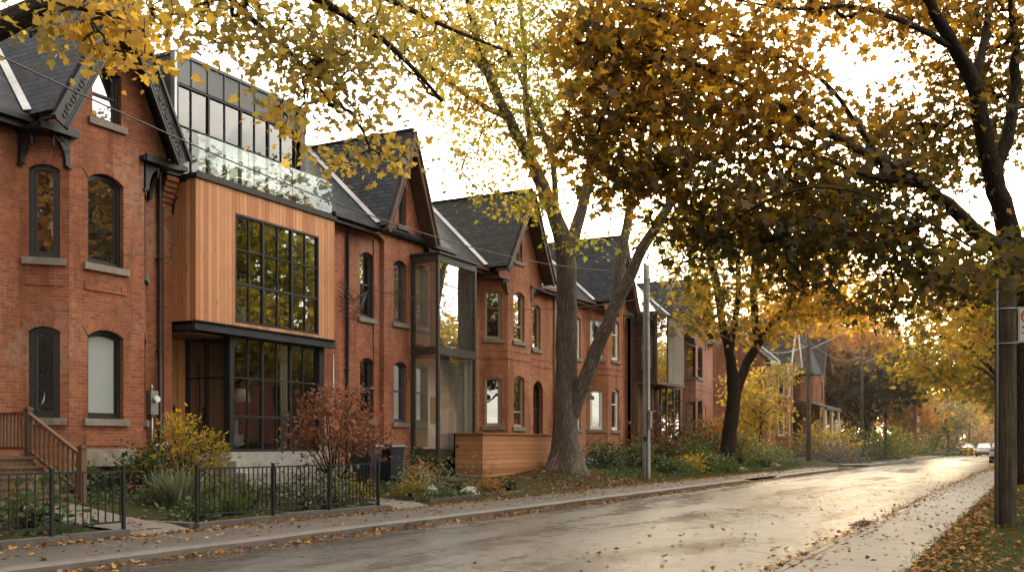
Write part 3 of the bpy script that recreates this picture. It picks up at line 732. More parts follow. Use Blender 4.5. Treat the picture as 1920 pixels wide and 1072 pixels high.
def bracket(par, s, l, z, side, mat, dz=.62, dl=.42, along=None):
    """curved console under a cornice with turned drop; side: direction of the arm along the street"""
    mb = MB(); ax = V((0, side, 0)) if along is None else along; x = W(s, l, z); th = ax.cross(V((0, 0, 1))) * .045
    pts = [(0, 0), (dl, 0), (dl, -.08)]
    for i in range(9):
        a = math.pi / 2 * i / 8; pts.append((dl - .02 - (dl - .12) * math.sin(a), -.1 - (dz - .1) * (1 - math.cos(a))))
    pts += [(0.1, -dz), (0, -dz)]
    P = [x + ax * u + V((0, 0, w)) + th for u, w in pts]
    nn = th.normalized(); mb.poly(P, nn, .09)
    for sg in (1, -1):
        for (u, w, r) in ((.12, -.16, .08), (.25, -.1, .05), (.1, -.34, .055)):
            scroll(mb, x + ax * u + V((0, 0, w)) + nn * (.012 + (.045 if 0 else 0)) * 1 + (nn * 0 if sg > 0 else nn * -.114), ax, V((0, 0, 1)), r, 10, 0, 4.6, .014, .5)
    mb.box(s - .05, s + .05, l - .06, l + .06, z - dz - .04, z - dz)
    mb.lathe(x + ax * (dl - .04) + V((0, 0, -.3)), [(.01, 0), (.035, .04), (.02, .08), (.045, .13), (.03, .2), (.03, .24)], 8)
    return mb.build('bracket', mat, par)

def downpipe(par, s, l, z0, z1, mat, r=.05, kick=0):
    mb = MB(); mb.tube([W(s, l - .42 if kick else l, z1 + (.12 if kick else 0)), W(s, l - (.2 if kick else 0), z1 - .05), W(s, l, z1 - .35), W(s, l, z0 + .15), W(s + .0, l - .14, z0)], r, 8)
    for z in (z0 + 1, z0 + 3.2, z0 + 5.4): mb.fbox(Fr(s - .08, l, s + .08, l), 0, .16, z, z + .04, -.06, .06)
    return mb.build('downpipe', mat, par)

def shell(par, sa, sb, lw, mat, z1=EAVE, holes_fn=None, lb=None, sides=(1, 1), z0=-.1):
    """party walls and back wall of a house"""
    mb = MB(); lr = lw + 3.8; lb = lb or lw + 7.6
    for on_, s in zip(sides, (sa, sb)):
        if not on_: continue
        P = [W(s, lw + .01, z0), W(s, lb, z0), W(s, lb, z1 + .05), W(s, lr, RIDGE - .16), W(s, lw + .01, z1 + .05)]
        mb.poly(P, V((0, -1 if s == sa else 1, 0)), .2)
    mb.box(sa, sb, lb - .2, lb, z0, z1)
    return mb.build('wall', mat, par)

# ------------------------------------------------------------------ house A: black trimmed red brick house on the left
hA = thing('brick_house', 'dark red brick house with black carved bargeboards and canted bay, nearest at left', 'house', W(13, 21, 0))
GA0, GB = -.1, 8.3
mb = MB()
frM = Fr(6.0, 18.67, 13.44, 18.67); mb.tess(frM, [(0, -.1), (frM.len, -.1), (frM.len, GB), (0, GB)], [opening(4.9, 6.0, 1.35, 3.7, .25)], reveal=.3)
frCL = Fr(13.44, 18.67, 14.11, 18.0); wL = [(.17, .77, 2.15, 3.95, .10), (.17, .77, 5.48, 7.33, .10)]
frF = Fr(14.11, 18.0, 16.08, 18.0); wF = [(.46, 1.40, 2.15, 3.93, .15), (.46, 1.40, 5.48, 7.30, .17)]
bs = (.45, 1.5, .35, 1.13, 0)
frCR = Fr(16.08, 18.0, 16.75, 18.67); wR = [(.17, .77, 2.15, 3.95, .10), (.17, .77, 5.48, 7.33, .10)]
frR = Fr(16.75, 18.67, 17.5, 18.67)
mb.tess(frCL, [(0, -.1), (frCL.len, -.1), (frCL.len, GB), (0, GB)], [opening(*o) for o in wL])
gz = lambda u, c, w: EAVE + (11.35 - EAVE) * (1 - abs(u - c) / w)
gwin = (.58, 1.34, 8.62, 9.72, .06)
Lf = frF.len; c0 = 15.16 - 14.11; hw = 1.58
mb.tess(frF, [(0, -.1), (Lf, -.1), (Lf, 8.1), (c0 + hw, 8.1), (c0 + hw, EAVE), (c0, 11.4), (c0 - hw, EAVE), (c0 - hw, 8.1), (0, 8.1)], [opening(*o) for o in wF] + [opening(*gwin), opening(*bs)])
mb.tess(frCR, [(0, -.1), (frCR.len, -.1), (frCR.len, GB), (0, GB)], [opening(*o) for o in wR])
mb.fbox(frR, 0, frR.len, -.1, GB, -.25, 0)
# stepped brick panels under the sills, corbel courses, pilaster
for z in (1.93, 5.26):
    mb.fbox(frF, .38, 1.48, z - .36, z - .30, 0, .03); mb.fbox(frF, .38, .52, z - .30, z - .18, 0, .02); mb.fbox(frF, 1.34, 1.48, z - .30, z - .18, 0, .02); mb.fbox(frCL, .12, .82, z - .36, z - .30, 0, .02)
for i in range(6): mb.fbox(frR, .38, .75, 7.3 + i * .12, 7.42 + i * .12, 0, .03 + .05 * i)
mb.fbox(frR, .50, .75, -.1, 7.3, 0, .04)
mb.build('wall', BR_A, hA)
shell(hA, 6, 17.5, 18.67, BR_A, sides=(1, 1))
mb = MB(); mb.fbox(frF, .25, 1.72, 1.12, 1.50, -.1, .05); mb.fbox(frF, .0, .25, .2, 1.12, -.1, .02); mb.fbox(frF, 1.72, Lf, .2, 1.0, -.1, .03); mb.fbox(frCL, .0, frCL.len, .2, 1.05, -.1, .02); mb.fbox(frCR, .0, frCR.len, .2, 1.0, -.1, .02); mb.fbox(frR, 0, .75, .2, .95, -.1, .06)
mb.build('foundation', RUBBLE, hA, .02)
window(hA, frF, bs, GREYP, PANE_D, .12, sill=None, name='basement_window')
for o in wL: window(hA, frCL, o, BLACK, PANE, .12, sill=STONE, arch=BR_A, fw=.10, inner=.05)
window(hA, frF, wF[0], BLACK, PANE_D, .14, arch=BR_A, fw=.09, inner=.04, blind=glass_mat('blind_behind_glass', (.36, .41, .40), False, .10))
window(hA, frF, wF[1], BLACK, PANE, .14, arch=BR_A, fw=.09, inner=.04)
window(hA, frF, gwin, BLACK, PANE, .14, sash=[9.2], fw=.07, inner=.03)
for o in wR: window(hA, frCR, o, BLACK, PANE, .12, arch=BR_A, fw=.10)
window(hA, frM, (4.9, 6.0, 1.35, 3.7, .25), BLACK, PANE_D, .25, sill=None, arch=BR_A, name='door')
r, kA = main_roof(hA, 5.5, 17.6, 18.67, SLATE); gutter(hA, 5.5, 13.5, 18.3, BLACK); gutter(hA, 16.8, 17.6, 18.3, BLACK)
gable(hA, 15.16, 1.78, 1.78, 17.55, 18.0, SLATE, BLACK, kA, 18.67, ornament=True, bw=.42)
mb = MB(); mb.box(13.3, 14.25, 17.85, 18.6, 8.02, 8.12); mb.box(13.3, 14.2, 17.8, 17.9, 8.0, 8.16); mb.build('cornice', BLACK, hA, .01)
mb = MB(); mb.box(15.95, 16.95, 17.85, 18.6, 8.02, 8.12); mb.box(16.0, 17.0, 17.8, 17.9, 8.0, 8.16)
mb.build('cornice', BLACK, hA, .01)
bracket(hA, 14.10, 18.0, 8.02, -1, BLACK); bracket(hA, 16.10, 18.0, 8.02, 1, BLACK)
bracket(hA, 13.42, 18.64, 8.02, -1, BLACK, along=V((1, 0, 0))); bracket(hA, 16.78, 18.64, 8.02, 1, BLACK, along=V((1, 0, 0)))
downpipe(hA, 17.08, 18.58, .6, 8.1, BLACK)
mb = MB(); mb.box(9.0, 9.9, 21.5, 22.3, 11.2, 13.2); mb.box(8.93, 9.97, 21.43, 22.37, 13.0, 13.15); mb.build('chimney', BR_A, hA)

# ------------------------------------------------------------------ house B: cedar and glass house
hB = thing('modern_house', 'modern infill house with upper cedar box, black steel glazing and glass terrace', 'house', W(20, 20, 0))
S0, S1, LB = 17.56, 22.88, 17.9
fB = Fr(S0, LB, S1, LB); u = lambda s: s - S0
bw = (u(18.88), u(22.18), 4.66, 7.42, 0)
mb = MB(); mb.tess(fB, [(0, 4.58), (u(S1), 4.58), (u(S1), 8.0), (0, 8.0)], [opening(*bw)], reveal=.12, back=.12)
fS = Fr(S0, 19.6, S0, LB); mb.fbox(fS, 0, 1.7 - .12, 4.58, 8.0, -.12, 0)
fS2 = Fr(S1, LB, S1, 19.6); mb.fbox(fS2, .12, 1.7, 4.58, 8.0, -.12, 0)
mb.build('cedar_cladding', CEDAR, hB)
mb = MB(); mb.box(S0 - .03, S1 + .03, LB - .06, 19.35, 8.003, 8.11); mb.build('terrace_floor', BLKMET, hB, .01)
mb = MB(); mb.box(S0, S1 + .05, LB + .02, LB + .12, 4.36, 4.575); mb.box(S0, S1 + .05, LB - .06, LB + .16, 4.555, 4.577); mb.box(S0, S1 + .05, LB - .06, LB + .16, 4.34, 4.362); mb.box(S0 - .0, S0 + .1, LB + .16, 19.6, 4.36, 4.575)
mb.box(S0, S1, LB + .16, 19.6, 4.5, 4.56)
mb.build('steel_beam', STEEL, hB, .004)
def grid(name, fr, o, us, minor, zs, depth, fm, pm, th=.05, thz=None):
    u0, u1, z0, z1, _ = o; mb = MB()
    mb.ring(fr, opening(*o), opening(u0 + th, u1 - th, z0 + th, z1 - th), -depth - .06, -depth + .06)
    for x in us: mb.fbox(fr, x - th * .6, x + th * .6, z0 + th, z1 - th, -depth - .05, -depth + .05)
    for x in minor: mb.fbox(fr, x - .014, x + .014, z0 + th, z1 - th, -depth - .03, -depth + .032)
    for k, z in enumerate(zs): h = (thz[k] if thz else .03); mb.fbox(fr, u0 + th, u1 - th, z - h, z + h, -depth - .04, -depth + .042)
    w = mb.build(name, fm, hB, .004)
    xs = [u0] + list(us) + [u1]
    for a, b in zip(xs, xs[1:]):
        mb = MB(); e = RNG.uniform(-.004, .004, 4)
        mb.face([fr.p(a + .02, z0 + .02, -depth + e[0]), fr.p(b - .02, z0 + .02, -depth + e[1]), fr.p(b - .02, z1 - .02, -depth + e[2]), fr.p(a + .02, z1 - .02, -depth + e[3])]); mb.build('pane', pm, w)
    return w
grid('window', fB, bw, [u(19.93), u(21.06)], [u(19.41), u(20.5), u(21.62)], [5.66, 6.52], .06, BLKMET, PANE_C, .055, [.035, .016])
fG = Fr(18.9, 18.12, 22.5, 18.12); g = lambda s: s - 18.9
grid('ground_floor_window', fG, (0.1, 3.6, 1.42, 4.36, 0), [g(20.14), g(21.26)], [g(19.6), g(20.7), g(21.8)], [3.30, 2.31], .05, BLKMET, PANE_C, .055, [.018, .035])
fGs = Fr(18.9, 19.6, 18.9, 18.12)
grid('side_window', fGs, (0, 1.38, 1.42, 4.36, 0), [.7], [], [3.30], .02, BLKMET, PANE_D, .05, [.018])
mb = MB(); mb.box(18.86, 19.02, 18.06, 18.24, 1.0, 4.36); mb.build('corner_post', BLKMET, hB, .004)
mb = MB(); mb.box(22.4, 22.62, 18.06, 18.3, 1.0, 4.36); mb.build('corner_post', BLKMET, hB, .004)
mb = MB(); mb.box(22.62, S1 + .05, 18.35, 18.55, -.1, 4.5); mb.box(S0 - .06, S0, 19.6, 23.4, -.1, 11.45); mb.box(S0 - .06, S0 + .25, 19.55, 23.4, 8.0, 11.45); mb.box(S1, S1 + .2, 19.35, 25, 4.5, 11.0)
mb.build('party_wall', BR_A, hB)
mb = MB(); mb.box(S0, 18.9, 19.6, 19.75, .9, 4.5); mb.build('entrance_wall', CEDAR_D, hB)
fD = Fr(S0, 19.6, 18.9, 19.6); mb = MB(); mb.fbox(fD, .15, .95, .98, 3.75, 0, .04); d = mb.build('door', CEDAR_D, hB, .005)
mb = MB(); mb.tube([fD.p(.85, 1.7, .09), fD.p(.85, 2.6, .09)], .018, 8); mb.fbox(fD, .835, .865, 1.75, 1.78, .04, .09); mb.fbox(fD, .835, .865, 2.5, 2.53, .04, .09); mb.build('handle', BLKMET, d)
mb = MB(); mb.box(18.75, S1, 17.98, 18.3, .2, 1.40); mb.box(S0, 18.75, 18.2, 19.6, .2, .96); mb.box(18.75, S1, 18.3, 19.6, .2, 1.36); mb.build('concrete_plinth', CONC, hB, .015)
mb = MB(); mb.box(18.5, 19.9, 17.5, 17.98, .2, 1.18); mb.box(18.3, 20.2, 17.0, 17.5, .2, .9); mb.box(18.1, 20.4, 16.5, 17.0, .2, .66); mb.build('concrete_steps', CONC, hB, .015)
# inside
mb = MB(); mb.box(S0 + .1, S1 - .1, 18.3, 23, 4.3, 4.34); mb.build('floor', FLOORW, hB); mb = MB(); mb.box(18.95, S1 - .1, 18.3, 23, 1.36, 1.40); mb.build('floor', FLOORW, hB)
mb = MB(); mb.box(S0 + .1, S1, 22.8, 23, 1.3, 8.0); mb.box(18.9, 19.0, 19.6, 22.9, 1.4, 4.3); mb.box(S0 + .12, S0 + .2, 19.6, 22.9, 4.4, 8.0); mb.box(S1 - .12, S1 - .02, 18.6, 22.9, 1.4, 8.0); mb.box(S0, S1, 18.2, 23, 7.93, 7.99); mb.build('room_wall', ROOMD, hB)
mb = MB()
for k in range(9): mb.tube([W(21.28 + k * .035, 18.5 + .03 * (k % 2), 1.5), W(21.28 + k * .035, 18.5 + .03 * (k % 2), 4.3)], .024, 6)
mb.build('curtain', CREAM, hB)
def armchair(label, s, l, z, mat):
    ch = thing('armchair', label, 'armchair', W(s, l, z), 'armchairs behind the glass'); mb = MB(); mb.box(s - .36, s + .36, l - .35, l + .35, z + .16, z + .44); mb.build('seat', mat, ch, .05)
    mb = MB(); q = [W(s + .42 * math.cos(a), l + .40 * math.sin(a), 0) for a in [math.pi * (-.12 + 1.24 * i / 12) for i in range(13)]]
    for a, b in zip(q, q[1:]): mb.hexa([a + V((0, 0, z + .12)), b + V((0, 0, z + .12)), (b - W(s, l, 0)) * .8 + W(s, l, z + .12), (a - W(s, l, 0)) * .8 + W(s, l, z + .12), a + V((0, 0, z + .85)), b + V((0, 0, z + .85)), (b - W(s, l, 0)) * .8 + W(s, l, z + .85), (a - W(s, l, 0)) * .8 + W(s, l, z + .85)])
    mb.build('backrest', mat, ch)
    for a in (-.28, .28):
        for b in (-.28, .28): mb = MB(); mb.tube([W(s + a, l + b, z), W(s + a, l + b, z + .18)], .018, 6); mb.build('leg', BLACK, ch)
armchair('pale teal armchair behind the big window of the cedar box', 19.45, 18.6, 4.345, SOFA); armchair('teal armchair behind the ground floor glazing of the cedar house', 19.5, 18.9, 1.405, SOFA)
lp = thing('floor_lamp', 'floor lamp with cream shade behind the ground floor glazing', 'lamp', W(20.5, 19.2, 1.4))
mb = MB(); mb.tube([W(20.5, 19.2, 1.42), W(20.5, 19.2, 2.9)], .015, 6); mb.lathe(W(20.5, 19.2, 1.4), [(.16, 0), (.16, .02), (.02, .03)], 14); mb.build('stand', BLACK, lp); mb = MB(); mb.lathe(W(20.5, 19.2, 2.75), [(.24, 0), (.17, .34)], 16); mb.build('lamp_shade', CREAM, lp)
# third floor
fP = Fr(18.26, 19.35, 23.34, 19.35); q = lambda s: s - 18.26
pw = (0.08, q(22.92), 8.16, 10.78, 0)
mb = MB(); mb.fbox(fP, 0, fP.len, 10.80, 11.48, -4, 0); mb.fbox(fP, q(22.92), fP.len, 8.1, 10.8, -4, 0); mb.fbox(fP, -.03, fP.len + .03, 11.48, 11.56, -4.02, .05)
for x in (0, .55, 1.12, 1.72, 2.3, 2.9, 3.5, 4.1, 4.68, 5.06): mb.fbox(fP, x, x + .03, 10.8, 11.48, 0, .03)
mb.fbox(fP, q(23.1), q(23.13), 8.1, 10.8, 0, .03); mb.fbox(fP, 0, .09, 8.1, 10.8, -4, 0)
mb.build('penthouse_cladding', ZINC, hB, .003)
grid('terrace_door', fP, pw, [q(19.45), q(20.65), q(21.75)], [q(18.85), q(20.05), q(21.2), q(22.3)], [9.72], .05, BLKMET, PANE_P, .05, [.014])
mb = MB(); mb.box(18.3, 22.9, 22.6, 22.8, 8.1, 10.8); mb.box(18.3, 22.9, 19.5, 22.8, 10.7, 10.78); mb.build('room_wall', ROOMD, hB)
mb = MB(); mb.box(18.2, 18.28, 19.28, 19.42, 8.1, 11.5); mb.build('corner_trim', GALV, hB)
fR = Fr(S0 + .15, 17.97, S1 - .04, 17.97)
mb = MB(); mb.fbox(fR, 0, fR.len, 8.11, 8.19, -.03, .03); rail = mb.build('balustrade', BLKMET, hB)
for a, b in ((0, 1.71), (1.73, 3.42), (3.44, fR.len)):
    mb = MB(); mb.fbox(fR, a, b, 8.19, 9.1, -.007, .007); mb.build('glass_panel', PANE_R, rail)
mb = MB(); mb.fbox(Fr(S1 - .03, 17.97, S1 - .03, 19.3), 0, 1.3, 8.19, 9.1, -.007, .007); mb.build('glass_panel', PANE_R, rail)
mb = MB(); mb.tube([W(22.95, 18.0, .8), W(22.95, 18.0, 4.2)], .022, 8); mb.build('conduit', GALV, hB)
mb = MB(); mb.tube([W(S0 - .02, 18.5, 7.6), W(S0 - .02, 18.62, 7.5), W(S0 - .02, 18.66, 7.2)], .04, 8); mb.build('drain_spout', BLKMET, hB)

# ------------------------------------------------------------------ house C: grey trimmed gable house with glass bay
hC = thing('brick_house', 'red brick gable house with a tall two storey glass bay at its right end', 'house', W(26, 20, 0))
CA, CB, LC, LCG = 22.92, 29.75, 18.4, 18.2
mb = MB(); f1 = Fr(CA, LC, 25.74, LC); w1 = [(24.76 - CA, 25.50 - CA, 2.35, 4.12, .14), (24.76 - CA, 25.50 - CA, 5.50, 7.38, .14)]
mb.tess(f1, [(0, -.1), (f1.len, -.1), (f1.len, GB), (0, GB)], [opening(*o) for o in w1])
f2 = Fr(25.74, LCG, 28.0, LCG); w2 = [(.54, 1.26, 2.3, 4.1, .14), (.54, 1.26, 5.50, 7.36, .14)]; w3 = (.82, 1.24, 8.65, 9.80, .21)
mb.tess(f2, [(0, -.1), (f2.len, -.1), (f2.len, EAVE), (26.67 - 25.74 + 1.28, EAVE + .05), (26.67 - 25.74, 11.3), (-.3, EAVE + .1), (-.3, 8.1), (0, 8.0)], [opening(*o) for o in w2] + [opening(*w3)])
mb.fbox(Fr(25.74, LC, 25.74, LCG), 0, LC - LCG, -.1, 8.25, -.05, 0)
f3 = Fr(28.0, LC, CB, LC); mb.fbox(f3, 0, f3.len, -.1, GB, -.25, 0)
mb.fbox(f1, f1.len - .32, f1.len - .02, -.1, 8.0, 0, .05)
for i in range(4): mb.fbox(f1, 0, f1.len, 7.95 + i * .08, 8.03 + i * .08, 0, .025 * (i + 1))
mb.build('wall', BR_C, hC); shell(hC, CA, CB, LC, BR_C)
mb = MB(); mb.fbox(f1, 0, f1.len, -.1, .95, 0, .04); mb.fbox(f2, 0, f2.len, -.1, .95, 0, .04); mb.build('foundation', RUBBLE, hC)
for o in w1: window(hC, f1, o, GREYP, PANE, .13, sash=[(o[2] + o[3]) / 2 + .1], arch=BR_C, fw=.07, inner=.04)
for o in w2: window(hC, f2, o, GREYP, PANE, .13, sash=[(o[2] + o[3]) / 2 + .1], arch=BR_C, fw=.07, inner=.04)
window(hC, f2, w3, GREYP, PANE, .13, arch=BR_C, fw=.05)
r, kC = main_roof(hC, CA - .05, CB, LC, SLATE); gutter(hC, CA, 25.3, 18.0, BLACK); gutter(hC, 28.1, CB, 18.0, BLACK)
gable(hC, 26.70, 1.50, 1.42, 17.72, LCG, SLATE, BROWN, kC, LC, bw=.22)
downpipe(hC, 24.05, LC - .07, .6, 8.15, BLACK, kick=1)
mb = MB()
for k in range(7):
    z = 6.4 - k * .14; mb.tube([W(23.6 + RNG.uniform(-.1, .1), LC - .1, z), W(23.9, LC - .28, z - .2), W(24.4 + RNG.uniform(-.2, .3), LC - .14, z - .3 + RNG.uniform(-.1, .1)), W(25.0, LC - .1, 6.3)], .012, 5)
mb.build('cable_loops', CABLE, hC)
# glass bay
b = MB(); X0, X1, Y0, Y1 = 27.24, 29.72, 17.13, 18.2
for z0, z1 in ((7.50, 7.74), (4.50, 4.76), (1.12, 1.44)): b.box(X0, X1, Y0, Y1 + .15, z0, z1)
for (s, l) in ((X0 + .06, Y0 + .06), (X1 - .06, Y0 + .06), (X0 + .06, Y1 - .06)): b.box(s - .052, s + .052, l - .052, l + .052, 1.0, 7.7)
b.box(X0 - .05, X1 + .05, Y0 - .08, Y1, 7.74, 7.80); b.box(X0 + .15, X1 - .1, Y0 + .2, Y1, -.1, 1.12)
bay = b.build('glass_bay', BAYF, hC, .005)
ff = Fr(X0, Y0, X1, Y0); fs = Fr(X0, Y1, X0, Y0)
for z0, z1 in ((1.44, 4.50), (4.76, 7.50)):
    m = MB(); m.face([ff.p(.1, z0, -.05), ff.p(ff.len - .1, z0, -.05), ff.p(ff.len - .1, z1, -.05), ff.p(.1, z1, -.05)]); m.build('pane', PANE_F if z0 > 3 else PANE_B, bay)
    m = MB(); m.face([fs.p(.12, z0, -.05), fs.p(fs.len - .12, z0, -.05), fs.p(fs.len - .12, z1, -.05), fs.p(.12, z1, -.05)]); m.build('pane', PANE_B, bay)
m = MB()
m.box(X0 + .15, X1 - .1, Y1 + .0, Y1 + .1, 1.44, 7.42); m.box(X1 - .12, X1 - .02, Y0 + .15, Y1, 1.44, 4.46); m.box(X1 - .12, X1 - .02, Y0 + .15, Y1, 4.8, 7.42); m.build('room_wall', ROOMW, bay)
m = MB(); m.box(X0 + .14, X0 + .17, Y0 + .5, Y1 - .1, 1.5, 4.4); m.box(X0 + .14, X0 + .17, Y0 + .45, Y1 - .1, 4.85, 7.35); m.box(X1 - .5, X1 - .3, Y0 + .2, Y0 + .26, 1.44, 4.4); m.box(X0 + .9, X0 + 1.0, Y1 - .5, Y1 - .1, 4.8, 7.4); m.build('curtain', CREAM, bay)
m = MB(); m.fbox(Fr(X0 + 1.2, Y1, X0 + 2.0, Y1), 0, .55, 2.3, 3.2, 0, .03); m.build('picture', TAN, bay)

# ------------------------------------------------------------------ houses of the canted bay kind (D, E, G and far)
def bay_house(label, sa, sb, bs0, brick, roofm, trim, frame, c, wl, wr, lm=19.0, lf=18.2, door_s=None, win_s=None, frw=.07, awning=False, vm=False, name='brick_house', mid=None, zt=11.6):
    h = thing(name, label, 'house', W((sa + sb) / 2, lm + 2, 0)); mb = MB(); cd = lm - lf; b0, b1 = bs0, bs0 + 1.98
    fm = Fr(sa, lm, b0 - cd, lm); fl = Fr(b0 - cd, lm, b0, lf); ff = Fr(b0, lf, b1, lf); frr = Fr(b1, lf, b1 + cd, lm); fe = Fr(b1 + cd, lm, sb, lm)
    oL = [(.22, .88, 2.3, 4.1, .05), (.22, .88, 5.65, 7.45, .05)]; oF = [(.5, 1.42, 2.27, 4.15, .14), (.5, 1.42, 5.65, 7.45, .14)]; gw = (.6, 1.22, 8.8, 9.8, .04)
    hm = []; he = []
    if mid: hm = [(m - sa, m - sa + .8, z0, z1, .1) for m, z0, z1 in mid]
    if win_s: he.append((win_s - b1 - cd, win_s - b1 - cd + .75, 5.65, 7.4, .12))
    if door_s: (he if door_s > b1 else hm).append((door_s - (b1 + cd if door_s > b1 else sa), door_s - (b1 + cd if door_s > b1 else sa) + .95, .95, 3.95, .35))
    mb.tess(fm, [(0, -.1), (fm.len, -.1), (fm.len, GB), (0, GB)], [opening(*o) for o in hm], reveal=.3)
    mb.tess(fl, [(0, -.1), (fl.len, -.1), (fl.len, GB), (0, GB)], [opening(*o) for o in oL])
    cc = c - b0; L = ff.len
    mb.tess(ff, [(0, -.1), (L, -.1), (L, 8.0), (cc + wr - .2, 8.0), (cc + wr - .2, EAVE), (cc, zt - .3), (cc - wl + .2, EAVE), (cc - wl + .2, 8.0), (0, 8.0)], [opening(*o) for o in oF] + [opening(*gw)])
    mb.tess(frr, [(0, -.1), (frr.len, -.1), (frr.len, GB), (0, GB)], [opening(*o) for o in oL])
    mb.tess(fe, [(0, -.1), (fe.len, -.1), (fe.len, GB), (0, GB)], [opening(*o) for o in he], reveal=.3)
    for f in (ff, fl, frr, fe): mb.fbox(f, .0, f.len, 4.9, 4.98, 0, .025); mb.fbox(f, 0, f.len, 5.2, 5.26, 0, .02)
    mb.build('wall', brick, h); shell(h, sa, sb, lm, brick)
    mb = MB()
    for f in (ff, fl, frr): mb.fbox(f, 0, f.len, -.1, .95, 0, .04)
    mb.build('foundation', RUBBLE, h)
    for o in oL:
        for f in (fl, frr): window(h, f, o, frame, PANE, .1, arch=brick, fw=frw, inner=.04)
    for o in oF: window(h, ff, o, frame, PANE, .12, sash=[o[2] + (.6 if not vm else 1.25)], arch=brick, fw=frw, inner=.04)
    window(h, ff, gw, frame, PANE, .12, sash=[9.25], fw=.06)
    for f, hs in ((fm, hm), (fe, he)):
        for o in hs:
            if o[2] < 1: 
                d = MB(); d.ring(f, opening(*o), opening(*inset(o, .08)), -.28, -.2); d.fbox(f, o[0] + .08, o[1] - .08, 3.1, 3.18, -.27, -.2); d.fbox(f, o[0] + .08, o[1] - .08, .97, 3.1, -.27, -.23); d.fbox(f, o[0] + .2, o[1] - .2, 1.2, 1.9, -.23, -.215); dd = d.build('door', BLACK, h)
                d = MB(); d.face([f.p(x, z, -.25) for x, z in opening(o[0] + .05, o[1] - .05, 3.15, o[3], o[4] - .05)]); d.face([f.p(x, z, -.222) for x, z in opening(o[0] + .2, o[1] - .2, 2.1, 2.95)]); d.build('pane', PANE, dd)
                d = MB(); d.fbox(f, o[0] - .4, o[1] + .4, .3, .95, .0, 1.0); d.fbox(f, o[0] - .3, o[1] + .3, .3, .75, 1.0, 1.3); d.build('door_step', CONC, h)
            else: window(h, f, o, frame, PANE, .12, arch=brick, fw=frw, inner=.03)
    r, k = main_roof(h, sa, sb, lm, roofm); gutter(h, sa, c - wl, lm - .4, trim); gutter(h, c + wr, sb, lm - .4, trim)
    gable(h, c, wl, wr, 17.72 + lf - 18.2, lf, roofm, trim, k, lm, bw=.24, zt=zt)
    bracket(h, b0, lf, 7.98, -1, trim, .55, .4); bracket(h, b1, lf, 7.98, 1, trim, .55, .4)
    mb = MB(); mb.box(c - wl + .1, b0 + .05, lf - .1, lm - .1, 7.93, 7.99); mb.build('cornice', trim, h); mb = MB(); mb.box(b1 - .05, c + wr - .1, lf - .1, lm - .1, 7.93, 7.99); mb.build('cornice', trim, h)
    return h
hD = bay_house('orange brick gable house with tan window frames and arched door, behind the cedar bin enclosure', 29.75, 39.9, 33.97, BR_D, SLATE2, BROWN, TAN, 35.2, 2.15, 1.95, door_s=37.75, win_s=37.7)
downpipe(hD, 39.75, 18.93, .6, 8.2, TAN)
hE = bay_house('orange brick gable house with white window frames, half hidden by the big grey trunk', 39.9, 48.35, 44.09, BR_D, SLATE, BROWN, WHITE, 45.1, 1.7, 1.7, door_s=40.45, frw=.11, vm=True, mid=[(41.9, 5.6, 7.4), (41.9, 2.3, 4.1)])
mb = MB(); mb.slab([W(40.0, 18.98, 4.45), W(41.7, 18.98, 4.45), W(41.7, 17.9, 3.75), W(40.0, 17.9, 3.75)], .05); mb.box(40.0, 41.7, 17.88, 17.92, 3.6, 3.76); mb.build('awning', BLACK, hE)
hG = bay_house('pink brick gable house with dark sash windows beyond the grey boarded box', 54.4, 64.0, 58.35, BR_G, SLATE, BROWN, GREYP, 59.1, 2.0, 2.0, lm=19.0, lf=18.4, win_s=61.5, door_s=61.5)
downpipe(hG, 55.3, 18.9, .6, 8.2, TAN)

# ------------------------------------------------------------------ house F: modern boarded box
hF = thing('modern_house', 'narrow modern house with a cantilevered box of grey weathered boards and glass', 'house', W(51, 19.5, 0))
FA, FB, LF = 48.42, 54.35, 18.7
fw_ = Fr(FA, LF, FB, LF); mb = MB(); mb.fbox(fw_, 0, fw_.len, -.1, GB, -.2, 0); mb.build('wall', BR_D, hF); shell(hF, FA, FB, LF, BR_D)
main_roof(hF, FA, FB, LF, SLATE2)
mb = MB(); x0, x1, y0 = 48.46, 52.8, 17.3
mb.box(50.28, x1, y0, y0 + .12, 4.82, 8.30); mb.box(x1 - .1, x1, y0 + .12, LF, 4.82, 8.3); mb.build('board_cladding', GREYWOOD, hF)
mb = MB(); mb.box(x0, x1 + .03, y0 - .03, LF, 8.3, 8.42); mb.box(x0, x1 + .03, y0 - .03, LF, 4.68, 4.82); mb.box(x0, x0 + .1, y0, y0 + .1, 4.8, 8.3); mb.box(50.18, 50.28, y0, y0 + .12, 4.8, 8.3); mb.box(x0, x0 + .08, LF - .15, LF, 4.8, 8.3); mb.box(x0, x0 + .07, y0 + .55, y0 + .62, 4.8, 8.3)
mb.box(x0, x0 + .07, y0 + .1, LF - .1, 7.0, 7.08); mb.build('box_frame', BROWN, hF)
mb = MB(); mb.face([W(x0 + .1, y0 + .04, 4.82), W(50.18, y0 + .04, 4.82), W(50.18, y0 + .04, 8.3), W(x0 + .1, y0 + .04, 8.3)]); mb.build('pane', glass_mat('pane_box', (.05, .05, .045), False, .55), hF)
mb = MB(); mb.face([W(x0 + .03, LF - .1, 4.82), W(x0 + .03, y0 + .1, 4.82), W(x0 + .03, y0 + .1, 8.3), W(x0 + .03, LF - .1, 8.3)]); mb.build('pane', PANE_D, hF)
mb = MB(); mb.box(FA + .05, FA + 1.0, LF - .35, LF, .3, 4.68); mb.box(FA + 1.0, FA + 1.15, 17.9, LF, .3, 4.68); mb.build('timber_fin', BROWNWOOD, hF)
mb = MB(); mb.box(FA + 1.15, FA + 2.1, LF - .1, LF - .02, .6, 4.5); mb.build('door', CEDAR_D, hF)
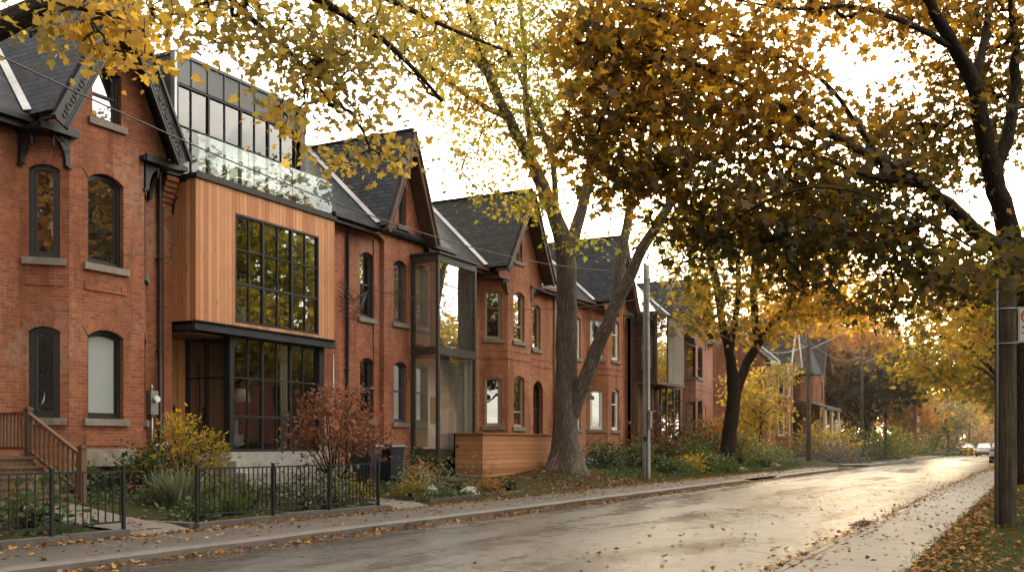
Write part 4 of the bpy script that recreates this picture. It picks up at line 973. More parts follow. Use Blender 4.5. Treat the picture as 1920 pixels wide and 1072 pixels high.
mb = MB(); mb.face([W(51.0, 18.0, .8), W(54.2, 18.0, .8), W(54.2, 18.0, 4.68), W(51.0, 18.0, 4.68)]); mb.build('pane', PANE, hF)
mb = MB()
for s in (51.0, 51.9, 53.1, 54.2): mb.box(s - .05, s + .05, 17.95, 18.06, .5, 4.68)
mb.build('window_frame', BROWN, hF)
mb = MB(); t = W(50.0, 19.4, 10.6); bs_ = [W(48.6, 18.2, 8.44), W(51.6, 18.2, 8.44), W(51.6, 20.6, 8.9), W(48.6, 20.6, 8.9)]
for a, b_ in zip(bs_, bs_[1:] + bs_[:1]): mb.face([a, b_, t])
mb.build('skylight', glass_mat('skylight_glass', (.35, .37, .38), False, .3), hF)

# ------------------------------------------------------------------ far brick houses
hH = bay_house('brick house beyond the side street with white trim and a columned porch', 80, 92.5, 84.2, BR_A, SLATE, WHITE, WHITE, 85.2, 2.0, 2.0, lm=19.4, lf=18.6, mid=[(81.2, 5.6, 7.4), (81.2, 2.3, 4.1)], win_s=88.2, door_s=88.4, zt=12.2)
mb = MB(); mb.slab([W(86.2, 18.6, 5.5), W(93, 18.6, 5.5), W(93, 15.8, 4.75), W(86.2, 15.8, 4.75)], .12); mb.box(86.2, 93, 15.75, 15.95, 4.5, 4.75); pr = mb.build('porch_roof', ZINC, hH)
for s in (86.5, 89.5, 92.7):
    mb = MB(); mb.lathe(W(s, 16.0, 1.0), [(.24, 0), (.24, .9), (.13, .95), (.16, 1.2), (.12, 3.35), (.18, 3.5)], 10); mb.build('column', WHITE, hH)
mb = MB(); mb.box(86.2, 93, 15.8, 18.7, .2, 1.0); mb.box(86.2, 93, 15.85, 15.95, 1.85, 1.95)
for k in range(40): mb.box(86.3 + k * .168, 86.35 + k * .168, 15.87, 15.93, 1.0, 1.85)
mb.build('porch_floor', GREYP, hH)
mb = MB(); mb.box(89.6, 92.4, 15.72, 15.80, 2.5, 3.7); mb.build('porch_panel', TAN, hH)
mb = MB(); mb.lathe(W(90.5, 18.6, 7.6), [(1.5, 0), (1.6, .15), (.02, 4.1)], 8, smooth=False); mb.build('turret_roof', SLATE, hH)
mb = MB(); mb.lathe(W(90.5, 18.6, .5), [(1.4, 0), (1.4, 7.2)], 8, smooth=False); mb.build('turret', BR_A, hH)
hI = bay_house('farthest brick house in the row, mostly hidden behind the white-trimmed porch house', 93.5, 104, 97, BR_D, SLATE, BROWN, GREYP, 98, 2.0, 2.0, lm=19.2, lf=18.4, win_s=101)
# ------------------------------------------------------------------ ground, road, pavements
def sstep(a, b, x): t = min(1, max(0, (x - a) / (b - a))); return t * t * (3 - 2 * t)
def gz(s, l):
    if l > 12.6:
        z = .10 + .10 * sstep(12.6, 13.2, l) + .36 * sstep(13.2, 17, l)
        z += .28 * math.exp(-((s - 32.9) / 2.6) ** 2 - ((l - 15.2) / 1.3) ** 2)
        side = sstep(63.2, 64.2, s) * (1 - sstep(73.2, 74.2, s))
        return z * (1 - side) - .06 * side
    if l < 1.5: return .09 + .05 * sstep(1.5, 0.3, l) + .10 * sstep(-1, -6, l)
    return -.06
def ground():
    ss = sorted(set([-40, -20] + [round(-8 + .6 * i, 2) for i in range(150)] + list(range(84, 260, 6)) + [300, 400, 600, 1000]))
    ls = [-600, -200, -80, -40, -20, -12, -8, -6, -4, -3, -2, -1, -.4, 0, .3, .6, .9, 1.2, 1.38, 1.5, 2, 5, 10, 12, 12.6, 12.75, 12.9, 13.05, 13.2, 13.6, 14, 14.5, 15, 15.5, 16, 16.5, 17, 17.5, 18, 19, 22, 27, 35, 60, 120, 300, 600]
    mb = MB(); me_v = []
    idx = {}
    for i, s in enumerate(ss):
        for j, l in enumerate(ls):
            z = gz(s, l)
            if z > .05 and abs(l) < 25: z += random.uniform(-.015, .015)
            idx[i, j] = len(mb.v); mb.v.append(tuple(W(s, l, z)))
    for i in range(len(ss) - 1):
        for j in range(len(ls) - 1):
            mb.f.append([idx[i, j], idx[i, j + 1], idx[i + 1, j + 1], idx[i + 1, j]][::-1]); mb.uv.append(None); mb.mi.append(0); mb.sm.append(True)
    t = NT('ground_soil_and_turf'); p = t.obj(); sx = t.n('ShaderNodeSeparateXYZ'); t.l(p, sx.inputs[0])
    n1 = t.noise(p, 1.2, 5, .65); n2 = t.noise(p, 18, 4, .7); n3 = t.noise(p, 60, 3, .7)
    soil = t.mix(n2, (.022, .015, .010), (.085, .055, .035)); turf = t.mix(n3, (.020, .030, .008), (.065, .075, .018))
    c = t.mix(t.ramp(n1, [(.42, 0.), (.58, 1.)]), soil, turf)
    isr = t.math('GREATER_THAN', sx.outputs[0], -2.0)
    c = t.mix(isr, c, t.mix(t.math('MULTIPLY', n2, .5), turf, soil))
    t.bsdf(c, .95, t.bump(t.math('ADD', n2, n3), .9, .05), .2)
    g = mb.build('ground', t.m); tag(g, kind='structure')
ground()
KR = 2.83; KL = 10.9
def rk(s): return 2.83 - 1.9 * sstep(50, 100, s)     # the right kerb drifts out along the street
def strip(name, lf0, lf1, z, mat, s0, s1, step, crown=0, n=1):
    mb = MB(); m = int((s1 - s0) / step); rows = []
    for i in range(m + 1):
        s = s0 + (s1 - s0) * i / m; a = lf0(s); b = lf1(s); r = []
        for j in range(n + 1):
            f = j / n; r.append(len(mb.v)); mb.v.append(tuple(W(s, a + (b - a) * f, z + crown * (1 - (2 * f - 1) ** 2))))
        rows.append(r)
    for r0, r1 in zip(rows, rows[1:]):
        for j in range(n): mb.f.append([r0[j], r1[j], r1[j + 1], r0[j + 1]][::-1]); mb.uv.append(None); mb.mi.append(0); mb.sm.append(True)
    o = mb.build(name, mat); return tag(o, kind='structure')
def asphalt():
    t = NT('wet_asphalt'); p = t.obj(); sx = t.n('ShaderNodeSeparateXYZ'); t.l(p, sx.inputs[0])
    st = t.scaled(p, (1, .16, 1))
    big = t.noise(st, .55, 4, .6, .6); mid = t.noise(p, 1.9, 5, .65); fine = t.noise(p, 90, 3, .7); agg = t.noise(p, 260, 2, .7)
    w = t.n('ShaderNodeVectorMath', operation='ADD'); cm = t.n('ShaderNodeCombineXYZ'); t.l(t.math('MULTIPLY', mid, 1.2), cm.inputs[0]); t.l(t.math('MULTIPLY', big, 1.4), cm.inputs[1]); t.l(p, w.inputs[0]); t.l(cm.outputs[0], w.inputs[1])
    vo = t.n('ShaderNodeTexVoronoi', feature='DISTANCE_TO_EDGE', inp={'Scale': .23}); t.l(w.outputs[0], vo.inputs['Vector'])
    crack = t.math('MULTIPLY', t.math('LESS_THAN', vo.outputs['Distance'], .0065), t.math('GREATER_THAN', mid, .47))
    vp = t.n('ShaderNodeTexVoronoi', feature='F1', inp={'Scale': .15}); t.l(t.scaled(p, (1, .45, 1)), vp.inputs['Vector'])
    patch = t.n('ShaderNodeSeparateColor'); t.l(vp.outputs['Color'], patch.inputs[0])
    c = t.mix(t.math('MULTIPLY_ADD', fine, .6, t.math('MULTIPLY', agg, .4)), (.078, .074, .068), (.185, .176, .160))
    c = t.mix(t.math('MULTIPLY', t.math('GREATER_THAN', patch.outputs[0], .62), .6), c, (.035, .034, .034))
    gut = t.math('MAXIMUM', t.math('GREATER_THAN', t.math('ADD', sx.outputs[0], t.math('MULTIPLY', mid, .8)), -2.75 ), t.math('LESS_THAN', t.math('ADD', sx.outputs[0], t.math('MULTIPLY', mid, 1.2)), -9.6))
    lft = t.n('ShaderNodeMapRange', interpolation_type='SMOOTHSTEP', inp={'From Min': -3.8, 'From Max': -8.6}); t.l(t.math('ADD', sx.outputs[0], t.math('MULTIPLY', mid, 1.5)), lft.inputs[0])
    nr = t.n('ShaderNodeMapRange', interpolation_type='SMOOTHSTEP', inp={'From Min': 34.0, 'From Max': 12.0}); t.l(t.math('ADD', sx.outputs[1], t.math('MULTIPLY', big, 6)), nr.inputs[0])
    c = t.mix(t.math('MULTIPLY', t.math('MULTIPLY', lft.outputs[0], nr.outputs[0]), .75), c, (.035, .034, .034))  # near left painted darker, standing for the dark houses reflected there
    c = t.mix(t.math('MULTIPLY', gut, .5), c, (.022, .020, .018))
    c = t.mix(crack, c, (.010, .010, .010))
    sy = t.noise(t.scaled(p, (0, 1, 0)), .35, 4, .6)
    seam = t.math('MULTIPLY', t.math('LESS_THAN', t.math('ABSOLUTE', t.math('ADD', sx.outputs[0], t.math('MULTIPLY_ADD', sy, 1.6, 5.6))), .022), t.math('GREATER_THAN', t.noise(p, .5, 2), .44))
    seam2 = t.math('MULTIPLY', t.math('LESS_THAN', t.math('ABSOLUTE', t.math('ADD', sx.outputs[0], t.math('MULTIPLY_ADD', sy, -1.1, 9.3))), .016), t.math('GREATER_THAN', t.noise(p, .4, 2), .5))
    seam = t.math('MAXIMUM', seam, seam2)
    stain = t.ramp(t.noise(t.scaled(p, (1, .35, 1)), 1.1, 5, .7, .8), [(.56, 0.), (.66, 1.)])
    c = t.mix(t.math('MULTIPLY', stain, .75), c, (.03, .029, .028)); c = t.mix(seam, c, (.012, .012, .012)); crack = t.math('MAXIMUM', crack, seam)
    wet = t.ramp(t.math('ADD', t.math('MULTIPLY', big, .7), t.math('MULTIPLY', mid, .35)), [(.38, .13), (.64, .42)])
    r = t.math('ADD', wet, t.math('MULTIPLY', t.math('SUBTRACT', fine, .5), .12))
    r = t.math('SUBTRACT', r, t.math('MULTIPLY', gut, .10))
    h = t.math('ADD', t.math('ADD', t.math('MULTIPLY', fine, .6), t.math('MULTIPLY', agg, .3)), t.math('MULTIPLY', crack, -3.0))
    t.bsdf(c, r, t.bump(h, .22, .012), .55); return t.m
ROADM = asphalt()
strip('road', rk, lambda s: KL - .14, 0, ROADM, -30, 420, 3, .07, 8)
strip('side_street', lambda s: KL - .16, lambda s: 60, .004, ROADM, 63.6, 73.6, 2)
def slabs(name_c, joint, base):
    t = NT(name_c); p = t.obj(); sx = t.n('ShaderNodeSeparateXYZ'); t.l(p, sx.inputs[0])
    j = t.math('LESS_THAN', t.math('FRACT', t.math('DIVIDE', t.math('ADD', sx.outputs[1], t.math('MULTIPLY', t.noise(p, 3, 2), .03)), joint)), .016)
    fl = t.math('FLOOR', t.math('DIVIDE', sx.outputs[1], joint)); wn = t.n('ShaderNodeTexWhiteNoise', noise_dimensions='1D'); t.l(fl, wn.inputs['W'])
    n = t.noise(p, 2.2, 6, .65); f = t.noise(p, 70, 3, .7); st = t.noise(p, .7, 3, .5)
    c = t.mix(t.math('ADD', t.math('MULTIPLY', n, .6), t.math('MULTIPLY', f, .4)), tuple(x * .55 for x in base), tuple(x * 1.3 for x in base))
    c = t.mix(t.math('MULTIPLY', wn.outputs['Value'], .35), c, tuple(x * .6 for x in base))
    c = t.mix(t.math('MULTIPLY', t.ramp(st, [(.42, 0.), (.62, 1.)]), .45), c, tuple(x * .42 for x in base))
    c = t.mix(t.math('MULTIPLY', j, .85), c, (.03, .027, .024))
    r = t.math('ADD', t.ramp(st, [(.35, .66), (.65, .48)]), t.math('MULTIPLY', f, .12))
    t.bsdf(c, r, t.bump(t.math('SUBTRACT', t.math('MULTIPLY', f, .4), j), .4, .015), .5); return t.m
SW_L = slabs('pavement_concrete', 1.75, (.082, .072, .062)); SW_R = slabs('pavement_concrete_pale', 1.6, (.27, .245, .21))
def sidewalk(l0, l1, z0, z1, s0, s1, mat):
    return strip('sidewalk', l0 if callable(l0) else (lambda s: l0), l1 if callable(l1) else (lambda s: l1), z1, mat, s0, s1, 1.5, 0, 2)
sidewalk(KL, 12.72, 0, .135, -20, 63.2, SW_L); sidewalk(KL, 12.9, 0, .135, 74, 300, SW_L)
sidewalk(1.40, lambda s: rk(s) - .14, 0, .105, -20, 300, SW_R)
KERBM = plain('kerb_concrete', (.10, .088, .078), .6, .4, 5, .5, dist=.02); KERBR = plain('kerb_concrete_pale', (.22, .20, .17), .6, .35, 5, .4, dist=.02)
def kerb(path, w, z, side, mat, dz=None):
    """kerb stone run: path of (s,l), height z, w wide toward +l*side"""
    mb = MB(); n = len(path); rows = []
    for i, (s, l) in enumerate(path):
        a = V(path[max(0, i - 1)]); b = V(path[min(n - 1, i + 1)]); d = (b - a).normalized(); nr = V((-d.y, d.x)) * side
        zz = z * (dz(s) if dz else 1) + random.uniform(-.006, .006); e = random.uniform(-.008, .008)
        prof = [(0 + e, -.1), (0 + e, zz - .035), (.03 + e, zz - .006), (.06, zz), (w, zz + .004), (w, -.1)]
        r = []
        for u_, h in prof: r.append(len(mb.v)); mb.v.append(tuple(W(s + nr.x * u_, l + nr.y * u_, h)))
        rows.append(r)
    for a, b in zip(rows, rows[1:]):
        for k in range(5): mb.f.append([a[k], b[k], b[k + 1], a[k + 1]] if side < 0 else [a[k], a[k + 1], b[k + 1], b[k]]); mb.uv.append(None); mb.mi.append(0); mb.sm.append(False)
    mb.f.append(rows[0]); mb.f.append(rows[-1]); mb.uv += [None] * 2; mb.mi += [0] * 2; mb.sm += [False] * 2
    return tag(mb.build('kerb', mat), kind='structure')
rng = lambda a, b, st: [a + (b - a) * i / int((b - a) / st) for i in range(int((b - a) / st) + 1)]
drop = lambda s: 1 - .82 * sstep(41, 42.2, s) * (1 - sstep(46, 47.4, s))
arc = [(62 + 1.7 * math.sin(a), KL - .16 + 1.7 - 1.7 * math.cos(a)) for a in [math.pi / 2 * i / 8 for i in range(1, 9)]]
kerb([(s, KL - .16) for s in rng(-20, 62, .7)] + arc, .17, .14, 1, KERBM, drop)
arc2 = [(75.4 - 1.7 * math.sin(a), KL - .16 + 1.7 - 1.7 * math.cos(a)) for a in [math.pi / 2 * i / 8 for i in range(8, 0, -1)]]
kerb(arc2 + [(s, KL - .16) for s in rng(75.4, 290, 2)], .17, .14, 1, KERBM)
kerb([(s, rk(s)) for s in rng(-20, 290, 1.2)], .15, .11, -1, KERBR)
# path to the house, garden edging
PATHM = slabs('path_concrete', 1.3, (.17, .155, .135))
mb = MB()
for i in range(8): mb.v += [tuple(W(11.2, 12.7 + i * .6, gz(11.8, 12.7 + i * .6) + .03)), tuple(W(12.45, 12.7 + i * .6, gz(11.8, 12.7 + i * .6) + .03))]
for i in range(7): mb.f.append([2 * i, 2 * i + 2, 2 * i + 3, 2 * i + 1][::-1]); mb.uv.append(None); mb.mi.append(0); mb.sm.append(True)
tag(mb.build('path', PATHM), kind='structure')
mb = MB()
for i in range(9): mb.v += [tuple(W(18.6, 12.7 + i * .5, gz(19, 12.7 + i * .5) + .03)), tuple(W(19.9, 12.7 + i * .5, gz(19, 12.7 + i * .5) + .03))]
for i in range(8): mb.f.append([2 * i, 2 * i + 2, 2 * i + 3, 2 * i + 1][::-1]); mb.uv.append(None); mb.mi.append(0); mb.sm.append(True)
tag(mb.build('path', PATHM), kind='structure')

EDGE = plain('edging_stone', (.085, .078, .07), .8, .4, 6, .5, dist=.02)
def edging(label, pts, w=.22, z0=.02, z1=.25):
    mb = MB()
    for a, b in zip(pts, pts[1:]):
        L = math.dist(a, b); k = max(1, round(L / 1.1))
        for i in range(k):
            p = [a[j] + (b[j] - a[j]) * (i + .006) / k for j in (0, 1)]; q = [a[j] + (b[j] - a[j]) * (i + .994) / k for j in (0, 1)]
            dz = random.uniform(-.012, .012); mb.bar(W(*p, (z0 + z1) / 2 + dz), W(*q, (z0 + z1) / 2 + dz), w, z1 - z0)
    return tag(mb.build('garden_edging', EDGE, None, .02), label, 'edging')
edging('dark stone edging under the longer iron fence, turning the corner beside the path', [(18.3, 12.88), (12.6, 12.88), (12.55, 16.2)])
edging('dark stone edging under the shorter iron fence at far left', [(11.15, 12.88), (5.5, 12.88)])
edging('low thin border edging round the planting bed in front of the wheelie bins', [(26.6, 14.2), (25.9, 13.35), (20.4, 13.1), (20.1, 15.5)], .06, .1, .27)

# ------------------------------------------------------------------ fences
def fence(label, s0, s1, l, n, posts, z0=.25, z1=1.19):
    f = thing('iron_fence', label, 'fence', W((s0 + s1) / 2, l, z0), 'black iron garden fences')
    for z in (z1 - .02, z0 + .12):
        mb = MB(); mb.box(s0, s1, l - .012, l + .012, z - .014, z + .014); mb.build('rail', BLKMET, f)
    first = None
    for i in range(n):
        s = s0 + (s1 - s0) * (i + .5) / n
        if min(abs(s - p) for p in posts) < .05: continue
        if first is None:
            mb = MB(); mb.box(-.008, .008, -.008, .008, z0 + .12, z1 - .03); first = mb.build('baluster', BLKMET, f); first.location = W(s, l, 0); org = s
        else:
            o = first.copy(); COL.objects.link(o); o.parent = f; o.matrix_parent_inverse = first.matrix_parent_inverse.copy(); o.location = W(s + random.uniform(-.006, .006), l, 0)
    for s in posts:
        mb = MB(); mb.box(s - .025, s + .025, l - .025, l + .025, z0 - .25, z1 + .03); mb.box(s - .03, s + .03, l - .03, l + .03, z1 + .03, z1 + .05); mb.build('post', BLKMET, f)
    return f
fence('black iron fence with thin upright bars around the bed in front of the modern house', 12.66, 18.0, 12.88, 44, [12.66, 14.6, 16.3, 18.0])
fence('black iron fence before the wooden stairs at the far left', 5.6, 11.1, 12.88, 40, [5.6, 8.4, 9.8, 11.1])
mb = MB()

# ------------------------------------------------------------------ wooden stairs of house A
st = thing('wooden_stairs', 'weathered brown wooden stairs with balustrade up to the porch at far left', 'stairs', W(11.8, 17, .4))
zt_ = 1.36; n = 5; l0, l1 = 15.85, 17.35
for i in range(n):
    a = l0 + (l1 - l0) * i / n; z = .50 + (zt_ - .50) * (i + 1) / n
    mb = MB(); mb.box(10.9, 12.62, a - .03, a + .33, z - .045, z); t_ = mb.build('tread', DECKWOOD, st, .006)
    mb = MB(); mb.box(10.95, 12.58, a + .01, a + .04, z - .17, z - .045); mb.build('riser', DECKWOOD, t_)
mb = MB(); mb.box(10.5, 12.75, l1, 18.66, zt_ - .05, zt_); mb.box(10.6, 12.7, l1 + .03, l1 + .07, .3, zt_ - .05); mb.box(12.64, 12.7, l1, 18.66, .3, zt_ - .05); mb.build('landing', DECKWOOD, st)
mb = MB(); mb.bar(W(12.60, l0, .42), W(12.60, l1, zt_ - .1), .05, .24); mb.build('stringer', DECKWOOD, st); mb = MB(); mb.bar(W(10.92, l0, .42), W(10.92, l1, zt_ - .1), .05, .24); mb.build('stringer', DECKWOOD, st)
for s in (12.68, 10.85):
    for (l, z0, z1) in ((l0 - .03, .3, 1.52), (l1, .8, 2.26), (18.6, 1.3, 2.26)):
        mb = MB(); mb.box(s - .055, s + .055, l - .055, l + .055, z0, z1); mb.box(s - .075, s + .075, l - .075, l + .075, z1, z1 + .035); mb.box(s - .05, s + .05, l - .05, l + .05, z1 + .035, z1 + .06); mb.build('newel_post', DECKWOOD, st, .006)
    for (a, za, b, zb) in ((l0, 1.40, l1, 2.20), (l1, 2.20, 18.6, 2.20)):
        mb = MB(); mb.bar(W(s, a, za), W(s, b, zb), .085, .045); mb.build('handrail', DECKWOOD, st, .006)
        lo = .72 if za != zb else .68
        mb = MB(); mb.bar(W(s, a, za - lo), W(s, b, zb - lo), .05, .06); mb.build('bottom_rail', DECKWOOD, st)
        k = 11
        for i in range(k):
            f = (i + .7) / (k + .4); l = a + (b - a) * f; z = za + (zb - za) * f
            mb = MB(); mb.box(s - .016, s + .016, l - .016, l + .016, z - lo, z - .02); mb.build('baluster', DECKWOOD, st)
# meters on the wall
em = thing('electric_meter', 'grey electric meter box with glass dial and conduit on the brick wall by the downpipe', 'meter', W(16.83, 18.6, 1.4))
mb = MB(); mb.box(16.74, 16.96, 18.50, 18.67, 2.30, 2.86); mb.build('box', GALV, em, .012)
mb = MB(); x = W(16.86, 18.50, 2.66)
mb.tube([x, x + V((.10, 0, 0))], [.085, .075], 14); mb.build('dial', LAMPL, em)
mb = MB(); mb.tube([W(16.84, 18.58, 2.3), W(16.84, 18.58, 1.3)], .03, 8); mb.build('conduit', GALV, em); mb = MB(); mb.tube([W(16.85, 18.6, 2.86), W(16.85, 18.6, 3.0)], .03, 8); mb.build('conduit', GALV, em)
gm = thing('gas_meter', 'grey gas meter with bent pipes low on the brick wall', 'meter', W(16.8, 18.4, .5))
mb = MB(); mb.box(16.62, 16.86, 18.2, 18.42, 1.02, 1.32); mb.lathe(W(16.74, 18.31, 1.32), [(.11, 0), (.07, .06), (.03, .08)], 10); mb.build('body', plain('meter_grey', (.13, .15, .17), .5), gm, .03)
mb = MB()
for a in (16.66, 16.82): mb.tube([W(a, 18.3, 1.3), W(a, 18.3, 1.55), W(a + .1, 18.3, 1.6), W(a + .22, 18.4, 1.6), W(a + .22, 18.45, .6)], .024, 7)
mb.tube([W(17.0, 18.35, 1.55), W(17.06, 18.35, 1.62)], .07, 10); mb.build('pipe', GALV, gm)

# ------------------------------------------------------------------ bins and the cedar enclosure
bx = thing('bin_enclosure', 'horizontal cedar board enclosure standing left of the big grey trunk', 'enclosure', W(30.7, 16.5, .4))
mb = MB(); mb.box(28.14, 33.3, 16.0, 16.06, .50, 1.93); mb.box(33.24, 33.3, 16.06, 17.1, .5, 1.93); mb.box(28.14, 33.3, 17.04, 17.1, .5, 1.93); mb.build('board_panel', CEDAR_H, bx)
mb = MB(); mb.box(28.14, 28.20, 16.07, 17.1, .50, 1.93); sd = mb.build('gate', CEDAR_H, bx)
mb = MB(); mb.box(28.10, 28.14, 16.9, 16.98, 1.5, 1.56); mb.build('latch', BLKMET, sd)
mb = MB(); mb.box(28.08, 33.36, 15.95, 17.15, 1.93, 1.965); mb.build('lid', board_mat('lid_boards', (.30, .13, .06), (.44, .2, .1), .3, 1), bx, .006)
mb = MB(); mb.box(28.2, 33.25, 16.05, 17.0, .2, .50); mb.build('base', BLACK, bx)
def wheelie(label, s, l, z, mat, rot=0, h=1.12):
    b = thing('wheelie_bin', label, 'bin', (0, 0, 0), 'wheelie bins'); mb = MB()
    w0, d0, w1, d1 = .22, .24, .29, .33; A = [(-w0, -d0, 0), (w0, -d0, 0), (w0, d0, 0), (-w0, d0, 0)]; B = [(-w1, -d1, h - .1), (w1, -d1, h - .1), (w1, d1, h - .1), (-w1, d1, h - .1)]
    mb.hexa([V(p) for p in A + B]); mb.box(-.31, .31, -.35, .35, h - .17, h - .1)
    for k in (-.12, .12): mb.hexa([V(p) for p in ((k * .8 - .02, -d0 - .012, .1), (k * .8 + .02, -d0 - .012, .1), (k * .8 + .02, -d0 + .02, .1), (k * .8 - .02, -d0 + .02, .1), (k - .02, -d1 + .005, h - .2), (k + .02, -d1 + .005, h - .2), (k + .02, -d1 + .05, h - .2), (k - .02, -d1 + .05, h - .2))])
    mb.build('body', mat, b, .015)
    mb = MB(); mb.hexa([V(p) for p in ((-.32, -.38, h - .095), (.32, -.38, h - .095), (.32, .36, h - .095), (-.32, .36, h - .095), (-.28, -.34, h - .04), (.28, -.34, h - .04), (.28, .34, h), (-.28, .34, h))]); mb.tube([V((-.25, .42, h - .12)), V((.25, .42, h - .12))], .018, 7); mb.build('lid', mat, b, .015)
    for sg in (-1, 1):
        mb = MB(); mb.tube([V((sg * .2, .27, .1)), V((sg * .26, .27, .1))], .1, 14); mb.build('wheel', RUBBER, b)
    b.location = W(s, l, z); b.rotation_euler = (0, 0, math.radians(90 + rot)); return b
wheelie('dark wheelie bin nearer the red japanese maple, left of the pair', 21.75, 15.95, .50, BIN, 4)
wheelie('dark wheelie bin nearer the glass bay, right of the pair', 22.65, 15.85, .50, BIN, -5)
wheelie('blue wheelie bin far down the left side, in the yellow hedge', 111, 15.8, .3, BINB, 10)
def yellow_bin(s, l, lab):
    b = thing('grit_bin', lab, 'bin', W(s, l, .1), 'yellow grit bins'); mb = MB()
    mb.hexa([W(s - .5, l - .35, .1), W(s + .5, l - .35, .1), W(s + .5, l + .35, .1), W(s - .5, l + .35, .1), W(s - .6, l - .45, .8), W(s + .6, l - .45, .8), W(s + .6, l + .45, .8), W(s - .6, l + .45, .8)]); mb.build('body', YELL, b, .02)
    mb = MB(); mb.hexa([W(s - .64, l - .5, .8), W(s + .64, l - .5, .8), W(s + .64, l + .5, .8), W(s - .64, l + .5, .8), W(s - .5, l - .4, 1.1), W(s + .5, l - .4, 1.1), W(s + .5, l + .4, 1.0), W(s - .5, l + .4, 1.0)]); mb.build('lid', YELL, b, .02)
yellow_bin(141, 8.6, 'yellow box bin at the far kerb, nearer of two beside the silver car'); yellow_bin(144, 8.1, 'yellow box bin at the far kerb, farther of two beside the silver car')

# ------------------------------------------------------------------ poles, lamp, cables, sign
def pole(label, s, l, z0, z1, r0, r1, mat, group=None, name='utility_pole'):
    p = thing(name, label, 'pole', W(s, l, z0), group); mb = MB(); k = 14
    mb.tube([W(s + .01 * math.sin(i), l, z0 - .2 + (z1 - z0 + .2) * i / k) for i in range(k + 1)], [r0 + (r1 - r0) * i / k for i in range(k + 1)], 16); mb.build('shaft', mat, p); return p
def lamp_arm(p, s, l, z, reach, rise, brace=True):
    mb = MB(); pts = []
    for i in range(15):
        t = i / 14; pts.append(W(s + .15 * t, l - .12 - reach * t, z + rise * (1.55 * t ** 1.15 - .55 * t ** 2.6)))
    mb.tube(pts, .032, 8)
    if brace: mb.tube([W(s, l - .12, z - 1.35), W(s + .05, l - .12 - reach * .2, z - .75), pts[6]], .024, 7)
    a = mb.build('lamp_arm', LAMPG, p); e = pts[-1]
    mb = MB(); mb.tube([e + V((-.1, 0, .02)), e + V((.12, 0, .03)), e + V((.3, 0, .02)), e + V((.5, 0, -.04))], [.05, .1, .15, .09], 10); mb.build('lamp_head', LAMPG, p)
    mb = MB(); mb.lathe(e + V((.26, 0, -.32)), [(.02, 0), (.14, .05), (.17, .16), (.16, .26)], 12); mb.build('lamp_lens', LAMPL, p)
p1 = pole('thick brown pole with a parking sign standing on the right verge', 19.7, .54, .12, 4.95, .185, .168, POLEW)
mb = MB()
for z in (3.37, 3.98): mb.tube([W(19.7 + .19 * math.cos(a), .54 + .19 * math.sin(a), z) for a in [2 * math.pi * i / 20 for i in range(21)]], .012, 6)
mb.build('metal_band', GALV, p1)
mb = MB(); mb.tube([W(19.5, .66, .2), W(19.52, .66, 5), W(19.53, .65, 4.9)], .018, 6); mb.build('ground_wire', GALV, p1)
# sign: faces the camera side, stands out to the right of the pole
sg = thing('parking_sign', 'white no stopping sign with red ring strapped to the thick brown pole', 'sign', W(19.6, .2, 3.4))
fN = Fr(19.5, .335, 19.5, .005); w_, h_ = .33, .62; zb = 3.37
mb = MB(); mb.fbox(fN, 0, w_, zb, zb + h_, -.01, 0); mb.build('plate', SIGNW, sg, .004)
mb = MB(); po = opening(.012, w_ - .012, zb + .012, zb + h_ - .012); pi = opening(.018, w_ - .018, zb + .018, zb + h_ - .018); mb.ring(fN, po, pi, -.002, .002); mb.build('border', INK, sg)
cx, cz, R = w_ / 2, zb + h_ - .165, .128
circ = lambda r: [(cx + r * math.cos(2 * math.pi * i / 28), cz + r * math.sin(2 * math.pi * i / 28)) for i in range(28)]
mb = MB(); mb.ring(fN, circ(R), circ(R - .026), -.002, .004); a = math.radians(135)
c_, s_ = math.cos(a), math.sin(a); hw_ = .012
mb.face([fN.p(cx + c_ * d - s_ * e, cz + s_ * d + c_ * e, .0045) for d, e in ((-R + .02, -hw_), (R - .02, -hw_), (R - .02, hw_), (-R + .02, hw_))]); mb.build('prohibition_ring', REDP, sg)
mb = MB()
mb.face([fN.p(cx + .055 * math.cos(2 * math.pi * i / 16), cz + .03 + .042 * math.sin(2 * math.pi * i / 16), .0025) for i in range(16)])
for q in (((-.045, .01), (-.02, .02), (-.045, -.075), (-.075, -.075)), ((.0, .02), (.03, .01), (.075, -.075), (.045, -.075)), ((-.05, .02), (.05, .02), (.03, -.02), (-.03, -.02)), ((-.09, .03), (-.05, .05), (-.05, .02), (-.085, .0))):
    mb.face([fN.p(cx + x, cz + y, .0025) for x, y in q])
mb.build('pictogram', INK, sg)
mb = MB(); rr = random.Random(3)
for z, x0, x1, hh in ((.27, .06, .28, .04), (.215, .155, .175, .018), (.165, .05, .29, .026), (.115, .10, .23, .026), (.065, .12, .28, .022)):
    x = x0
    while x < x1:
        g_ = rr.uniform(.010, .022) * (hh / .026); mb.face([fN.p(max(x, 0), zb + z - hh / 2, .0025), fN.p(min(x + g_, x1), zb + z - hh / 2, .0025), fN.p(min(x + g_, x1), zb + z + hh / 2 * rr.uniform(.5, 1), .0025), fN.p(x, zb + z + hh / 2, .0025)]); x += g_ + .006
mb.build('lettering', INK, sg)
mb = MB(); mb.fbox(fN, -.06, .05, zb + .0, zb + .03, -.04, -.01); mb.fbox(fN, -.06, .05, zb + h_ - .03, zb + h_, -.04, -.01); mb.build('bracket', GALV, sg)

